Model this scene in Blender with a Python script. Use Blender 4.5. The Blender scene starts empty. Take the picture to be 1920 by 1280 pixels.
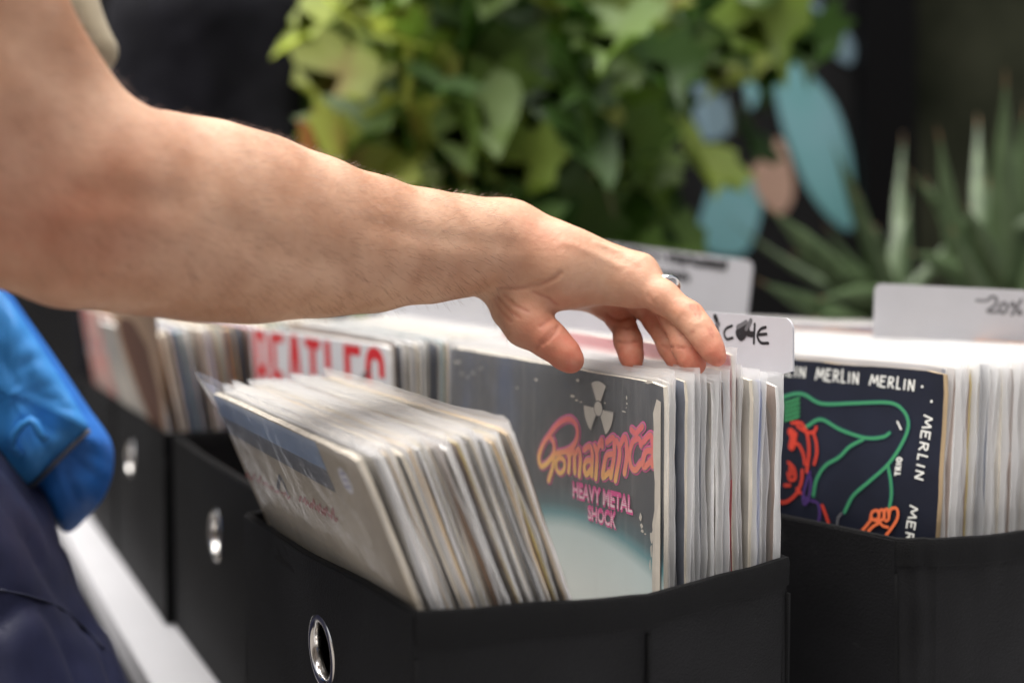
import bpy, math, random
import numpy as np
from mathutils import Matrix, Vector
from mathutils.noise import noise as pnoise
R = math.radians
random.seed(7); rng = np.random.default_rng(7)
S = bpy.context.scene
COL = S.collection
F = 2150.0; H = 1.16; TB = 0.397; T = H - TB           # focal length in photo pixels, eye height, table height
U = Vector((-.4704, .8824, 0)); V = Vector((.8824, .4704, 0)); K0 = Vector((-.0505, .62, 0))

def W(px, py, Z): return Vector(((px-960)/F*Z, Z, H-(py-467)/F*Z))
def L(u, v, z): p = K0+U*u+V*v; return Vector((p.x, p.y, z))

# ------------------------------------------------------------------ materials
def mat(name, color=(.5,.5,.5), rough=.6, metal=0, spec=.5, var=0, vscale=20, bump=0, bscale=200, sheen=0, sss=0, color2=None, stretch=None, coat=0):
    m = bpy.data.materials.new(name); m.use_nodes = True; nt = m.node_tree; b = nt.nodes['Principled BSDF']
    b.inputs['Base Color'].default_value = (*color, 1); b.inputs['Roughness'].default_value = rough
    b.inputs['Metallic'].default_value = metal; b.inputs['Specular IOR Level'].default_value = spec
    b.inputs['Coat Weight'].default_value = coat
    if sheen: b.inputs['Sheen Weight'].default_value = sheen; b.inputs['Sheen Roughness'].default_value = .4
    tc = nt.nodes.new('ShaderNodeTexCoord'); src = tc.outputs['Object']
    if stretch:
        mp = nt.nodes.new('ShaderNodeMapping'); mp.inputs['Scale'].default_value = stretch
        nt.links.new(src, mp.inputs['Vector']); src = mp.outputs['Vector']
    if var or color2:
        n = nt.nodes.new('ShaderNodeTexNoise'); n.inputs['Scale'].default_value = vscale; n.inputs['Detail'].default_value = 6
        n.inputs['Roughness'].default_value = .6
        nt.links.new(src, n.inputs['Vector'])
        r = nt.nodes.new('ShaderNodeValToRGB'); nt.links.new(n.outputs['Fac'], r.inputs['Fac'])
        c2 = color2 if color2 else tuple(min(1, c*(1+var)) for c in color)
        c1 = color if color2 else tuple(c*(1-var) for c in color)
        r.color_ramp.elements[0].color = (*c1, 1); r.color_ramp.elements[1].color = (*c2, 1)
        r.color_ramp.elements[0].position = .35; r.color_ramp.elements[1].position = .68
        nt.links.new(r.outputs['Color'], b.inputs['Base Color'])
    if bump:
        n2 = nt.nodes.new('ShaderNodeTexNoise'); n2.inputs['Scale'].default_value = bscale; n2.inputs['Detail'].default_value = 4
        nt.links.new(src, n2.inputs['Vector'])
        bp = nt.nodes.new('ShaderNodeBump'); bp.inputs['Strength'].default_value = bump; bp.inputs['Distance'].default_value = .002
        nt.links.new(n2.outputs['Fac'], bp.inputs['Height']); nt.links.new(bp.outputs['Normal'], b.inputs['Normal'])
    return m

def lint(m, scale=46, lo=.62, hi=.78, col=(.07,.07,.07), amt=.6):
    nt = m.node_tree; N = nt.nodes; b = N['Principled BSDF']; old = b.inputs['Base Color'].links[0].from_socket
    tc = N.new('ShaderNodeTexCoord'); n = N.new('ShaderNodeTexNoise'); n.inputs['Scale'].default_value = scale; n.inputs['Detail'].default_value = 9; n.inputs['Roughness'].default_value = .72; nt.links.new(tc.outputs['Object'], n.inputs['Vector'])
    mr = N.new('ShaderNodeMapRange'); mr.inputs['From Min'].default_value = lo; mr.inputs['From Max'].default_value = hi; mr.inputs['To Max'].default_value = amt; nt.links.new(n.outputs['Fac'], mr.inputs['Value'])
    mx = N.new('ShaderNodeMix'); mx.data_type = 'RGBA'; nt.links.new(mr.outputs[0], mx.inputs['Factor']); nt.links.new(old, mx.inputs['A']); mx.inputs['B'].default_value = (*col,1); nt.links.new(mx.outputs['Result'], b.inputs['Base Color'])

def plastic(name, base, edge, tint=(.93,.93,.93), rough=.22, bscale=30, gl=.16):
    m = bpy.data.materials.new(name); m.use_nodes = True; nt = m.node_tree; N = nt.nodes; N.clear(); Lk = nt.links.new
    out = N.new('ShaderNodeOutputMaterial'); mix = N.new('ShaderNodeMixShader'); tr = N.new('ShaderNodeBsdfTransparent')
    tr.inputs['Color'].default_value = (1,1,1,1)
    d = N.new('ShaderNodeBsdfDiffuse'); d.inputs['Color'].default_value = (*tint,1)
    tl = N.new('ShaderNodeBsdfTranslucent'); tl.inputs['Color'].default_value = (*tint,1)
    g = N.new('ShaderNodeBsdfGlossy'); g.inputs['Roughness'].default_value = rough; g.inputs['Color'].default_value = (.9,.9,.92,1)
    m1 = N.new('ShaderNodeMixShader'); m1.inputs[0].default_value = .5; Lk(d.outputs[0], m1.inputs[1]); Lk(tl.outputs[0], m1.inputs[2])
    m2 = N.new('ShaderNodeMixShader'); m2.inputs[0].default_value = gl; Lk(m1.outputs[0], m2.inputs[1]); Lk(g.outputs[0], m2.inputs[2])
    lw = N.new('ShaderNodeLayerWeight'); lw.inputs['Blend'].default_value = .5
    p = N.new('ShaderNodeMath'); p.operation = 'POWER'; p.inputs[1].default_value = 3.0; Lk(lw.outputs['Facing'], p.inputs[0])
    mr = N.new('ShaderNodeMapRange'); mr.inputs['To Min'].default_value = base; mr.inputs['To Max'].default_value = edge
    Lk(p.outputs[0], mr.inputs['Value'])
    tc = N.new('ShaderNodeTexCoord'); n = N.new('ShaderNodeTexNoise'); n.inputs['Scale'].default_value = bscale; n.inputs['Detail'].default_value = 5
    n.inputs['Distortion'].default_value = 1.0
    Lk(tc.outputs['Object'], n.inputs['Vector']); bp = N.new('ShaderNodeBump'); bp.inputs['Strength'].default_value = .35; bp.inputs['Distance'].default_value = .004
    Lk(n.outputs['Fac'], bp.inputs['Height'])
    for s in (d, tl, g): Lk(bp.outputs['Normal'], s.inputs['Normal'])
    Lk(mr.outputs[0], mix.inputs[0]); Lk(tr.outputs[0], mix.inputs[1]); Lk(m2.outputs[0], mix.inputs[2]); Lk(mix.outputs[0], out.inputs[0])
    return m

M = {}
M['black_cloth'] = mat('black_cloth', (.0050,.0050,.0057), .66, spec=.16, var=.35, vscale=14, bump=.5, bscale=700)
lint(M['black_cloth'])
M['black_binding'] = mat('black_binding', (.0065,.0065,.007), .75, spec=.12, bump=.9, bscale=1100)
M['box_inside'] = mat('box_inside', (.03,.03,.032), .8, spec=.2)
M['chrome'] = mat('chrome', (.72,.70,.68), .16, metal=1)
M['white_table'] = mat('white_table', (.50,.50,.52), .45, var=.04, vscale=6)
M['table_edge'] = mat('table_edge', (.6,.6,.6), .5)
M['steel'] = mat('steel', (.4,.4,.42), .4, metal=1)
M['plastic'] = plastic('poly_sleeve', .42, .85)
M['plastic_clear'] = plastic('clear_sleeve', .085, .55, rough=.12, bscale=45)
M['plastic_gloss'] = plastic('glossy_sleeve', .11, .62, rough=.10, bscale=28, gl=.5)
M['card'] = mat('grey_card', (.47,.47,.50), .38, var=.03, vscale=30)
M['ink'] = mat('black_ink', (.01,.01,.012), .5)
M['grey_ink'] = mat('grey_ink', (.12,.12,.13), .6)

def link(name, me, mats, parent=None, smooth=False):
    for m in (mats if isinstance(mats, (list, tuple)) else [mats]): me.materials.append(M[m] if isinstance(m, str) else m)
    o = bpy.data.objects.new(name, me); COL.objects.link(o)
    if parent: o.parent = parent
    if smooth:
        me.polygons.foreach_set('use_smooth', [True]*len(me.polygons))
    return o
def tag(o, label=None, cat=None, group=None, kind=None):
    if label:
        o['label'] = label
        if len(label.split()) > 16: print('LONG', label)
    if cat: o['category'] = cat
    if group: o['group'] = group
    if kind: o['kind'] = kind
    return o
def empty(name, loc=(0,0,0), mw=None):
    o = bpy.data.objects.new(name, None); COL.objects.link(o); o.empty_display_size = .05
    if mw is not None: o.matrix_world = mw
    else: o.location = loc
    return o

class MB:
    def __init__(s): s.v = []; s.f = []; s.m = []
    def quad_grid(s, fn, nu, nv, mi=0, closed_u=False):
        b = len(s.v)
        for j in range(nv+1):
            for i in range(nu if closed_u else nu+1): s.v.append(tuple(fn(i/nu, j/nv)))
        n = nu if closed_u else nu+1
        for j in range(nv):
            for i in range(nu):
                i2 = (i+1) % n
                s.f.append((b+j*n+i, b+j*n+i2, b+(j+1)*n+i2, b+(j+1)*n+i)); s.m.append(mi)
    def poly(s, pts, mi=0):
        b = len(s.v); s.v += [tuple(p) for p in pts]; s.f.append(tuple(range(b, b+len(pts)))); s.m.append(mi)
    def box(s, c, d, mi=0, mat=None):
        x, y, z = c; a, b_, e = d[0]/2, d[1]/2, d[2]/2; b = len(s.v)
        for sx in (-1,1):
            for sy in (-1,1):
                for sz in (-1,1):
                    p = Vector((x+sx*a, y+sy*b_, z+sz*e)); s.v.append(tuple(mat@p if mat else p))
        for f in ((0,1,3,2),(4,6,7,5),(0,4,5,1),(2,3,7,6),(0,2,6,4),(1,5,7,3)): s.f.append(tuple(b+k for k in f)); s.m.append(mi)
    def tube(s, pts, rad, n=10, mi=0, caps=True):
        b = len(s.v); pts = [Vector(p) for p in pts]
        for i, p in enumerate(pts):
            t = (pts[min(i+1, len(pts)-1)]-pts[max(i-1, 0)]).normalized()
            a = t.cross(Vector((.13,.27,.95))); a = a.normalized() if a.length > .05 else t.cross(Vector((1,0,0))).normalized()
            c = t.cross(a); r = rad[i] if isinstance(rad, (list, tuple)) else rad
            for k in range(n): s.v.append(tuple(p+a*math.cos(k*2*math.pi/n)*r+c*math.sin(k*2*math.pi/n)*r))
        for i in range(len(pts)-1):
            for k in range(n): s.f.append((b+i*n+k, b+i*n+(k+1) % n, b+(i+1)*n+(k+1) % n, b+(i+1)*n+k)); s.m.append(mi)
        if caps: s.f.append(tuple(b+k for k in range(n))[::-1]); s.m.append(mi); s.f.append(tuple(b+(len(pts)-1)*n+k for k in range(n))); s.m.append(mi)
    def mesh(s, name='m'):
        me = bpy.data.meshes.new(name); me.from_pydata(s.v, [], s.f); me.polygons.foreach_set('material_index', s.m); me.update(); return me
    def build(s, name, mats, parent=None, smooth=False): return link(name, s.mesh(name), mats, parent, smooth)

# ------------------------------------------------------------------ flat print on a cover: strokes, polygons, lettering
class Art:
    """collects ink shapes in a cover's own plane (local x right, z up, facing -y)"""
    def __init__(s, mw, y0): s.mw = mw; s.inv = mw.inverted(); s.y0 = y0; s.mb = None; s.lvl = 0
    def P(s, px, py):                        # photo point -> point of the cover's plane
        o = s.inv @ Vector((0, 0, H)); d = (s.inv.to_3x3() @ (W(px, py, 1.0)-Vector((0, 0, H))))
        t = (s.y0-o.y)/d.y; q = o+d*t; return (q.x, q.z)
    def put(s, pts, mi, step=6e-6):
        s.lvl += 1; y = s.y0-1e-4-s.lvl*step
        s.mb.poly([(x, y, z) for x, z in pts], mi)
    def stroke(s, pts, w, mi, cap=True, taper=False):
        s.lvl += 1; y = s.y0-1e-4-s.lvl*6e-6; pts = [Vector(p) for p in pts]; n = len(pts); lf = []; rt = []
        for i, p in enumerate(pts):
            a = (p-pts[i-1]).normalized() if i else None; b = (pts[i+1]-p).normalized() if i < n-1 else None
            t = a if b is None else b if a is None else (a+b)
            t = t.normalized() if t.length > 1e-6 else (a or b)
            nn = Vector((-t.y, t.x)); k = 1.0
            if a and b: k = 1/max(.55, abs(nn.dot(Vector((-a.y, a.x)))))
            ww = w*(1 if not taper else max(.15, math.sin(math.pi*(i+.5)/n)))
            lf.append(p+nn*ww/2*k); rt.append(p-nn*ww/2*k)
        base = len(s.mb.v)
        for i in range(n): s.mb.v.append((lf[i].x, y, lf[i].y)); s.mb.v.append((rt[i].x, y, rt[i].y))
        for i in range(n-1): s.mb.f.append((base+2*i, base+2*i+1, base+2*i+3, base+2*i+2)); s.mb.m.append(mi)
        if cap:
            for p in (pts[0], pts[-1]):
                s.lvl += 1; y = s.y0-1e-4-s.lvl*6e-6
                s.mb.poly([(p.x+math.cos(k*math.pi/5)*w/2, y, p.y+math.sin(k*math.pi/5)*w/2) for k in range(10)], mi)
    def pstroke(s, pp, w, mi, smooth=True, **k):
        pts = [s.P(*p) for p in pp]; s.stroke(crom(pts) if smooth and len(pts) > 2 else pts, w, mi, **k)
    def text(s, txt, quad, mi, offset=0.0, shear=0.0):
        """lettering stretched over the four photo points TL,TR,BR,BL"""
        me = text_mesh(txt, offset, shear)
        q = [Vector(s.P(*p)) for p in quad]; s.lvl += 1; y = s.y0-1e-4-s.lvl*6e-6; b = len(s.mb.v)
        for (x, z) in me[0]:
            p = q[0]*(1-x)*z+q[1]*x*z+q[2]*x*(1-z)+q[3]*(1-x)*(1-z); s.mb.v.append((p.x, y, p.y))
        for f in me[1]: s.mb.f.append(tuple(b+i for i in f)); s.mb.m.append(mi)
    def letters(s, txt, quad, w, mi):
        """thin brush capitals drawn as strokes inside the four photo points TL,TR,BR,BL"""
        G = {'M': [[(.0,0),(.18,1)],[(.18,1),(.5,.25)],[(.5,.25),(.8,1)],[(.8,1),(.98,0)]], 'E': [[(.12,0),(.12,1)],[(.05,.97),(.85,.97)],[(.12,.52),(.7,.55)],[(.05,.03),(.88,.03)]],
             'R': [[(.12,0),(.12,1)],[(.05,.97),(.6,.95),(.75,.76),(.55,.56),(.15,.5)],[(.35,.52),(.9,0)]], 'L': [[(.2,0),(.2,1.15)],[(.12,.04),(.85,.06)]], 'I': [[(.4,0),(.4,1)]],
             'N': [[(.1,0),(.1,1)],[(.1,1),(.82,0)],[(.82,0),(.82,1.05)]], 'T': [[(.45,0),(.45,1)],[(0,.97),(.95,.97)]], 'O': [[(.5,1),(.12,.7),(.12,.3),(.5,0),(.85,.3),(.85,.7),(.5,1)]]}
        wd = {'M': 1.25, 'I': .5, 'L': .8}; tot = sum(wd.get(c, .95) for c in txt)+.18*(len(txt)-1); q = [Vector(s.P(*p)) for p in quad]; x = 0
        for c in txt:
            cw = wd.get(c, .95)
            for st in G[c]:
                pts = []
                for a, b in st:
                    X = (x+a*cw)/tot; pts.append(q[0]*(1-X)*b+q[1]*X*b+q[2]*X*(1-b)+q[3]*(1-X)*(1-b))
                s.stroke(crom(pts, 4) if len(pts) > 2 else pts, w, mi, cap=False)
            x += cw+.18
_tc = {}
def text_mesh(txt, offset, shear):
    key = (txt, offset, shear)
    if key in _tc: return _tc[key]
    cu = bpy.data.curves.new('t', 'FONT'); cu.body = txt; cu.offset = offset; cu.shear = shear; cu.resolution_u = 3
    o = bpy.data.objects.new('t', cu); COL.objects.link(o); bpy.context.view_layer.update()
    me = o.evaluated_get(bpy.context.evaluated_depsgraph_get()).to_mesh()
    co = np.array([v.co[:2] for v in me.vertices]); fs = [tuple(p.vertices) for p in me.polygons]
    lo, hi = co.min(0), co.max(0); co = (co-lo)/(hi-lo)
    bpy.data.objects.remove(o); bpy.data.curves.remove(cu); _tc[key] = ([tuple(c) for c in co], fs); return _tc[key]
def crom(p, n=6):
    p = [Vector(q) for q in p]; out = []; q = [p[0]*2-p[1]]+p+[p[-1]*2-p[-2]]
    for i in range(1, len(q)-2):
        for k in range(n):
            t = k/n; out.append(.5*((2*q[i])+(-q[i-1]+q[i+1])*t+(2*q[i-1]-5*q[i]+4*q[i+1]-q[i+2])*t*t+(-q[i-1]+3*q[i]-3*q[i+1]+q[i+2])*t**3))
    return out+[p[-1]]

# ------------------------------------------------------------------ the ground, the table
mb = MB(); mb.poly([(-30,-30,0),(30,-30,0),(30,30,0),(-30,30,0)])
M['paving'] = mat('paving', (.14,.13,.12), .85, var=.35, vscale=9, bump=.4, bscale=60)
tag(mb.build('ground', 'paving'), kind='structure')

tb = empty('table', L(.5,.4,0)); tag(tb, 'long white market table carrying the black boxes of records', 'table')
def inv_t(o, pts): return [Vector(p)-o.location for p in pts]
mb = MB()
def tabx(u0,u1,v0,v1,z0,z1,bev=.003):
    c = [L(u0,v0,0), L(u1,v0,0), L(u1,v1,0), L(u0,v1,0)]; cen = (c[0]+c[2])/2
    prof = [(z0,0),(z1-bev,0),(z1-bev*.3,-bev*.3),(z1,-bev)]
    rings = []
    for z, ins in prof:
        rings.append([Vector((p.x, p.y, z))-(p-cen).normalized()*(-ins)*1.4-tb.location for p in c])
    for a, b in zip(rings, rings[1:]):
        for i in range(4): mb.poly([a[(i+1)%4], a[i], b[i], b[(i+1)%4]][::-1])
    mb.poly(rings[-1]); mb.poly(rings[0][::-1])
tabx(-.75,2.2,-.045,.95,T-.028,T)
mb.build('tabletop', 'white_table', tb)
for (u, v) in ((-.68,.02),(-.68,.88),(2.1,.02),(2.1,.88),(.75,.02),(.75,.88)):
    mb = MB(); p = L(u, v, 0)-tb.location; mb.tube([p, p+Vector((0,0,T-.0285))], .016, 12); mb.build('leg', 'steel', tb, True)

# ------------------------------------------------------------------ fabric boxes
def make_box(pts, corners, hole_edge, label, frame=L, base=T, seed=0, grom=(.5, .66), rubbed=()):
    """pts: footprint (u,v,depth of rim below the eye) anticlockwise seen from above, starting at the near front corner; hole_edge = index of the pair carrying the grommet"""
    rnd = random.Random(seed)
    P0 = [frame(u, v, 0) for u, v, h in pts]; org = sum(P0, Vector())/len(P0); org.z = base
    root = empty('storage_box', org); tag(root, label, 'storage box', 'black fabric boxes on the table')
    n = len(pts); rim_h = [H-h for _, _, h in pts]
    def foot(i, t):  # point on edge i
        a, b = P0[i], P0[(i+1) % n]; return a.lerp(b, t), rim_h[i]*(1-t)+rim_h[(i+1) % n]*t
    cen = org.copy(); cen.z = 0
    def wall_pt(i, t, s, off=0.0):
        p, top = foot(i, t); a, b = P0[i], P0[(i+1) % n]; d = (b-a).normalized(); nrm = Vector((d.y, -d.x, 0))
        if nrm.dot((a+b)/2-cen) < 0: nrm = -nrm
        z = base+.001+(top-base)*s
        bow = .004*math.sin(math.pi*t)*math.sin(math.pi*min(1, s*1.0))*(1 if n <= 4 else .3)
        w = (.3+pnoise(Vector((t*3+seed*7, s*2.2, i*5.0))))*.0045*math.sin(math.pi*t)*s
        # taper towards the floor of the box
        inset = (1-s)*.003
        q = p+nrm*(bow+w-inset+off); return Vector((q.x, q.y, z))-org
    # walls
    mbw = MB()
    for i in range(n):
        if i == hole_edge:
            gu, gs = grom; a, b = P0[i], P0[(i+1) % n]; ln = (b-a).length; ht = rim_h[i]-base
            per = []
            for k in range(12): per.append((k/12, 0))
            for k in range(12): per.append((1, k/12))
            for k in range(12): per.append((1-k/12, 1))
            for k in range(12): per.append((0, 1-k/12))
            def fn(x, y, per=per, i=i, gu=gu, gs=gs, ln=ln, ht=ht):
                k = int(round(x*48)) % 48; tx, sy = per[k]
                ang = math.atan2((sy-gs)*ht, (tx-gu)*ln); cx = gu+math.cos(ang)*.0185/ln; cy = gs+math.sin(ang)*.0185/ht
                tt, ss = cx+(tx-cx)*y, cy+(sy-cy)*y; return wall_pt(i, tt, ss)
            mbw.quad_grid(fn, 48, 10, 0, closed_u=True)
        else:
            mbw.quad_grid(lambda x, y: wall_pt(i, x, y), 14, 8, 0)
    mbw.poly([wall_pt(i, 0, .01) for i in range(n)], 0)
    w = mbw.build('box_wall', 'black_cloth', root, True)
    md = w.modifiers.new('thick', 'SOLIDIFY'); md.thickness = .0028; md.offset = -1 if True else 1
    md2 = w.modifiers.new('bev', 'WELD'); md2.merge_threshold = .0001; es = w.modifiers.new('edges', 'EDGE_SPLIT'); es.split_angle = R(30)
    # sewn band round the rim
    mbr = MB(); prof = [(.0010,-.0165),(.0018,-.0160),(.0020,-.010),(.0026,-.002),(.0015,.0014),(-.0010,.0020),(-.0034,.0010),(-.0040,-.004),(-.0040,-.015)]
    path = []
    for i in range(n):
        for k in range(12): path.append((i, k/12))
    def rimpt(i, t, off, dz, kk):
        q = wall_pt(i, t, 1.0, off)
        zz = dz + pnoise(Vector((i*3.1+t*4.0, seed*1.7, .3)))*.0009
        return Vector((q.x, q.y, q.z+zz))
    nr = len(path); npf = len(prof); b0 = 0
    for (i, t) in path:
        # smooth normals at corners by averaging with the neighbour edge
        for (off, dz) in prof:
            q = rimpt(i, t, off, dz, 0)
            if t == 0: q = (q+rimpt((i-1) % n, 1.0, off, dz, 0))/2
            mbr.v.append(tuple(q))
    for a in range(nr):
        for k in range(npf-1):
            mbr.f.append((a*npf+k, ((a+1) % nr)*npf+k, ((a+1) % nr)*npf+k+1, a*npf+k+1)); mbr.m.append(0)
    rb = mbr.build('rim_band', 'black_binding', root, True); es = rb.modifiers.new('edges', 'EDGE_SPLIT'); es.split_angle = R(38)
    # stitched seams up the corners
    for c in corners:
        mbs = MB(); pp = []
        for k in range(9):
            q1 = wall_pt(c, 0, k/9, .0012); q2 = wall_pt((c-1) % n, 1, k/9, .0012); pp.append((q1+q2)/2)
        mbs.tube(pp, .0016, 6); mbs.build('corner_seam', 'black_binding', root, True)
    # metal eyelet
    i = hole_edge; gu, gs = grom; a, b = P0[i], P0[(i+1) % n]; d = (b-a).normalized(); nrm = Vector((d.y, -d.x, 0))
    if nrm.dot((a+b)/2-cen) < 0: nrm = -nrm
    c = wall_pt(i, gu, gs, .0008); tn = (wall_pt(i, gu+.06, gs)-wall_pt(i, gu-.06, gs)).normalized(); sg = 1 if tn.dot(d) > 0 else -1; d = tn*sg
    vv = (wall_pt(i, gu, gs+.12)-wall_pt(i, gu, gs-.12)).normalized(); n2_ = d.cross(vv).normalized(); nrm = n2_ if n2_.dot(nrm) > 0 else -n2_; up = vv; mg = MB()
    pr = [(.0172,-.004),(.0172,.0005),(.0180,.0020),(.0200,.0030),(.0228,.0026),(.0250,.0012),(.0256,-.0004)]
    def fng(x, y):
        r, o = pr[int(round(y*(len(pr)-1)))]; an = x*2*math.pi; return c+d*math.cos(an)*r+up*math.sin(an)*r+nrm*o
    mg.quad_grid(fng, 40, len(pr)-1, 0, closed_u=True); mg.build('eyelet', 'chrome', root, True)
    return root

# front row, from near to far
make_box([(-.023,-.011,.1906),(-.019,.137,.2035),(-.002,.257,.2006),(.345,.262,.20),(.307,-.011,.206)], (0,1,2,3,4), 4,
         'nearest black fabric box, with the leaning batch of records in it', seed=1, grom=(.565,.72))
make_box([(.325,.010,.1975),(.352,.268,.199),(.664,.268,.199),(.660,.008,.197)], (0,1,2,3), 3,
         'second black box of the front row, its front half empty, holding the red capitals record', seed=2, grom=(.58,.70))
make_box([(.668,.0,.197),(.672,.268,.199),(.985,.268,.198),(.980,.0,.198)], (0,1,2,3), 3,
         'third black box of the front row beside the blue bag, packed with thin coloured spines', seed=3, grom=(.42,.74))
make_box([(.995,.0,.197),(.995,.268,.199),(1.31,.268,.198),(1.31,.0,.198)], (0,1,2,3), 3,
         'farthest black box of the front row, mostly hidden behind the blue bag', seed=4)

# second row: the turned box on the right
KE = Vector((.2589,.773,0)); UE = Vector((-.660,.751,0)).normalized(); VE = Vector((.751,.660,0)).normalized()
def LE(u, v, z): p = KE+UE*u+VE*v; return Vector((p.x, p.y, z))
def LW(x, y, z): return Vector((x, y, z))
cE = [KE, Vector((.285,.770,0)), Vector((.355,.792,0)), Vector((.44,.832,0)), Vector((.55,.91,0)), KE+UE*.33+Vector((.28,.19,0)), KE+UE*.335]
make_box([(p.x, p.y, h) for p, h in zip(cE, (.1970,.1968,.1972,.1972,.1972,.1972,.1972))], (0,4,5,6), 6,
         'black box on the right, turned at an angle, with the dark neon line drawing record', frame=LW, seed=5)
# box behind the second box (the one with the tall lettered sign)
FO = Vector((.03,1.19,0))
make_box([(.06,1.22,.20),(.30,1.32,.20),(.17,1.60,.20),(-.07,1.50,.20)], (0,1,2,3), 3,
         'black fabric box in the back row under the tall lettered sign', frame=LW, seed=6)

# ------------------------------------------------------------------ records
CW, CH = .312, .310
EDGES = {'cream': (.66,.60,.50), 'white': (.78,.77,.75), 'tan': (.50,.36,.20), 'grey': (.42,.42,.43), 'dark': (.05,.05,.055), 'brown': (.16,.09,.045),
         'blue': (.05,.12,.40), 'red': (.50,.05,.05), 'teal': (.05,.18,.22), 'ochre': (.50,.38,.12), 'pale_blue': (.50,.55,.66), 'lilac': (.50,.44,.56), 'orange': (.62,.24,.08), 'olive': (.22,.22,.10), 'pink': (.70,.30,.33)}
for k, c in EDGES.items(): M['e_'+k] = mat('card_'+k, c, .75, var=.22, vscale=120, bump=.5, bscale=500, stretch=(1,1,.15))
for k, c in (('a',(.55,.52,.47)),('b',(.2,.22,.27)),('c',(.42,.34,.30)),('d',(.7,.68,.64))): M['face_'+k] = mat('print_'+k, c, .5, var=.4, vscale=10)

def cover_mesh(edge, face, seed, thick=.0034, wear=.0008, bend=.0012):
    mb = MB(); a = CW/2
    nx = 22
    def e(x, z, s): return wear*(abs(pnoise(Vector((x*40, z*40, seed*3.3+s))))+.6*abs(pnoise(Vector((x*160, z*160, seed+s)))))
    def P(x, z, y): # x,z in 0..1
        X = -a+CW*x; Z = CH*z; bow = bend*pnoise(Vector((x*1.5, z*1.5, seed*2.1)))
        if x == 0: X += e(X, Z, 1)
        if x == 1: X -= e(X, Z, 2)
        if z == 1: Z -= e(X, Z, 3)
        if (x in (0,1)) and z == 1: Z -= .0014; X += .0014*(1 if x == 0 else -1)
        return (X, y+bow, Z)
    t = thick/2
    mb.quad_grid(lambda x, z: P(x, z, -t), nx, nx, 0)
    mb.quad_grid(lambda x, z: P(1-x, z, t), nx, nx, 1)
    mb.quad_grid(lambda y, z: P(1, z, -t+2*t*y), 3, nx, 2); mb.quad_grid(lambda y, z: P(0, z, t-2*t*y), 3, nx, 2)
    mb.quad_grid(lambda x, y: P(x, 1, -t+2*t*y), nx, 3, 2); mb.quad_grid(lambda x, y: P(x, 0, t-2*t*y), nx, 3, 2)
    return mb
COVERS = {}
def get_cover(edge, face, seed):
    k = (edge, face, seed % 5)
    if k not in COVERS:
        me = cover_mesh(edge, face, seed % 5+hash(edge) % 3 if False else seed % 5, random.Random(seed).uniform(.0016,.0036), random.Random(seed).choice((.0005,.001,.0018))).mesh('cover')
        for m in ('face_'+face, 'face_'+face, 'e_'+edge): me.materials.append(M[m])
        COVERS[k] = me
    return COVERS[k]
def sleeve_mesh(seed, thick=.0042, flare=0, up=.0065, crease=0):
    rn = random.Random(seed*13+5); mb = MB(); w = CW/2+.0042; h = CH+up; nx, nz = 26, 30; ph = rn.uniform(0, 9)
    def sh(side):
        def fn(x, z):
            X = -w+2*w*x; Z = -.001+(h+.001)*z
            prof = min(1, min(x, 1-x)*16)**.5
            y = side*(thick/2*prof+.0002)
            edge = 1-min(1, min(x, 1-x)*9)
            y += .0034*pnoise(Vector((X*30+seed, Z*9, ph)))*edge+.0012*pnoise(Vector((X*60+seed, Z*30, ph)))*edge+.0007*pnoise(Vector((X*22, Z*16+seed, ph+side)))*prof
            X += (1 if x > .5 else -1)*edge*(.0024*pnoise(Vector((Z*22, seed*2.2, ph)))+.0008*pnoise(Vector((Z*90, seed*1.2, ph))))
            if z > .9:
                q = (z-.9)*10; Z += q*(.0018*pnoise(Vector((X*14, seed*3.7, side*1.3)))+.0008*pnoise(Vector((X*70, seed*1.7, side*2.3))))
                y += q*.0015*pnoise(Vector((X*18, seed*5.1, side)))
            if flare and x < .14 and z > .9: Z += flare*(1-x/.14)*(z-.9)*10; y -= flare*.6*(1-x/.14)*(z-.9)*10
            if crease:
                g = max(0, .55-z)*1.5*(.35+max(0, .8-x)); k = math.sin((X*.75+Z*.95)*170+3*pnoise(Vector((X*9, Z*9, 1.0)))*2.2)
                y -= side*-1*0; y += -abs(k)**3*.0040*g if side < 0 else 0
            return (X, y, Z)
        return fn
    f, b = sh(-1), sh(1)
    mb.quad_grid(f, nx, nz); mb.quad_grid(lambda x, z: b(1-x, z), nx, nz)
    mb.quad_grid(lambda y, z: tuple(Vector(f(1, z)).lerp(Vector(b(1, z)), y)), 1, nz); mb.quad_grid(lambda y, z: tuple(Vector(b(0, z)).lerp(Vector(f(0, z)), y)), 1, nz)
    return mb.mesh('sleeve')
SLV = [sleeve_mesh(i, up=.0028+.0010*(i % 4)) for i in range(8)]
for me in SLV: me.materials.append(M['plastic']); me.polygons.foreach_set('use_smooth', [True]*len(me.polygons))

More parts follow.
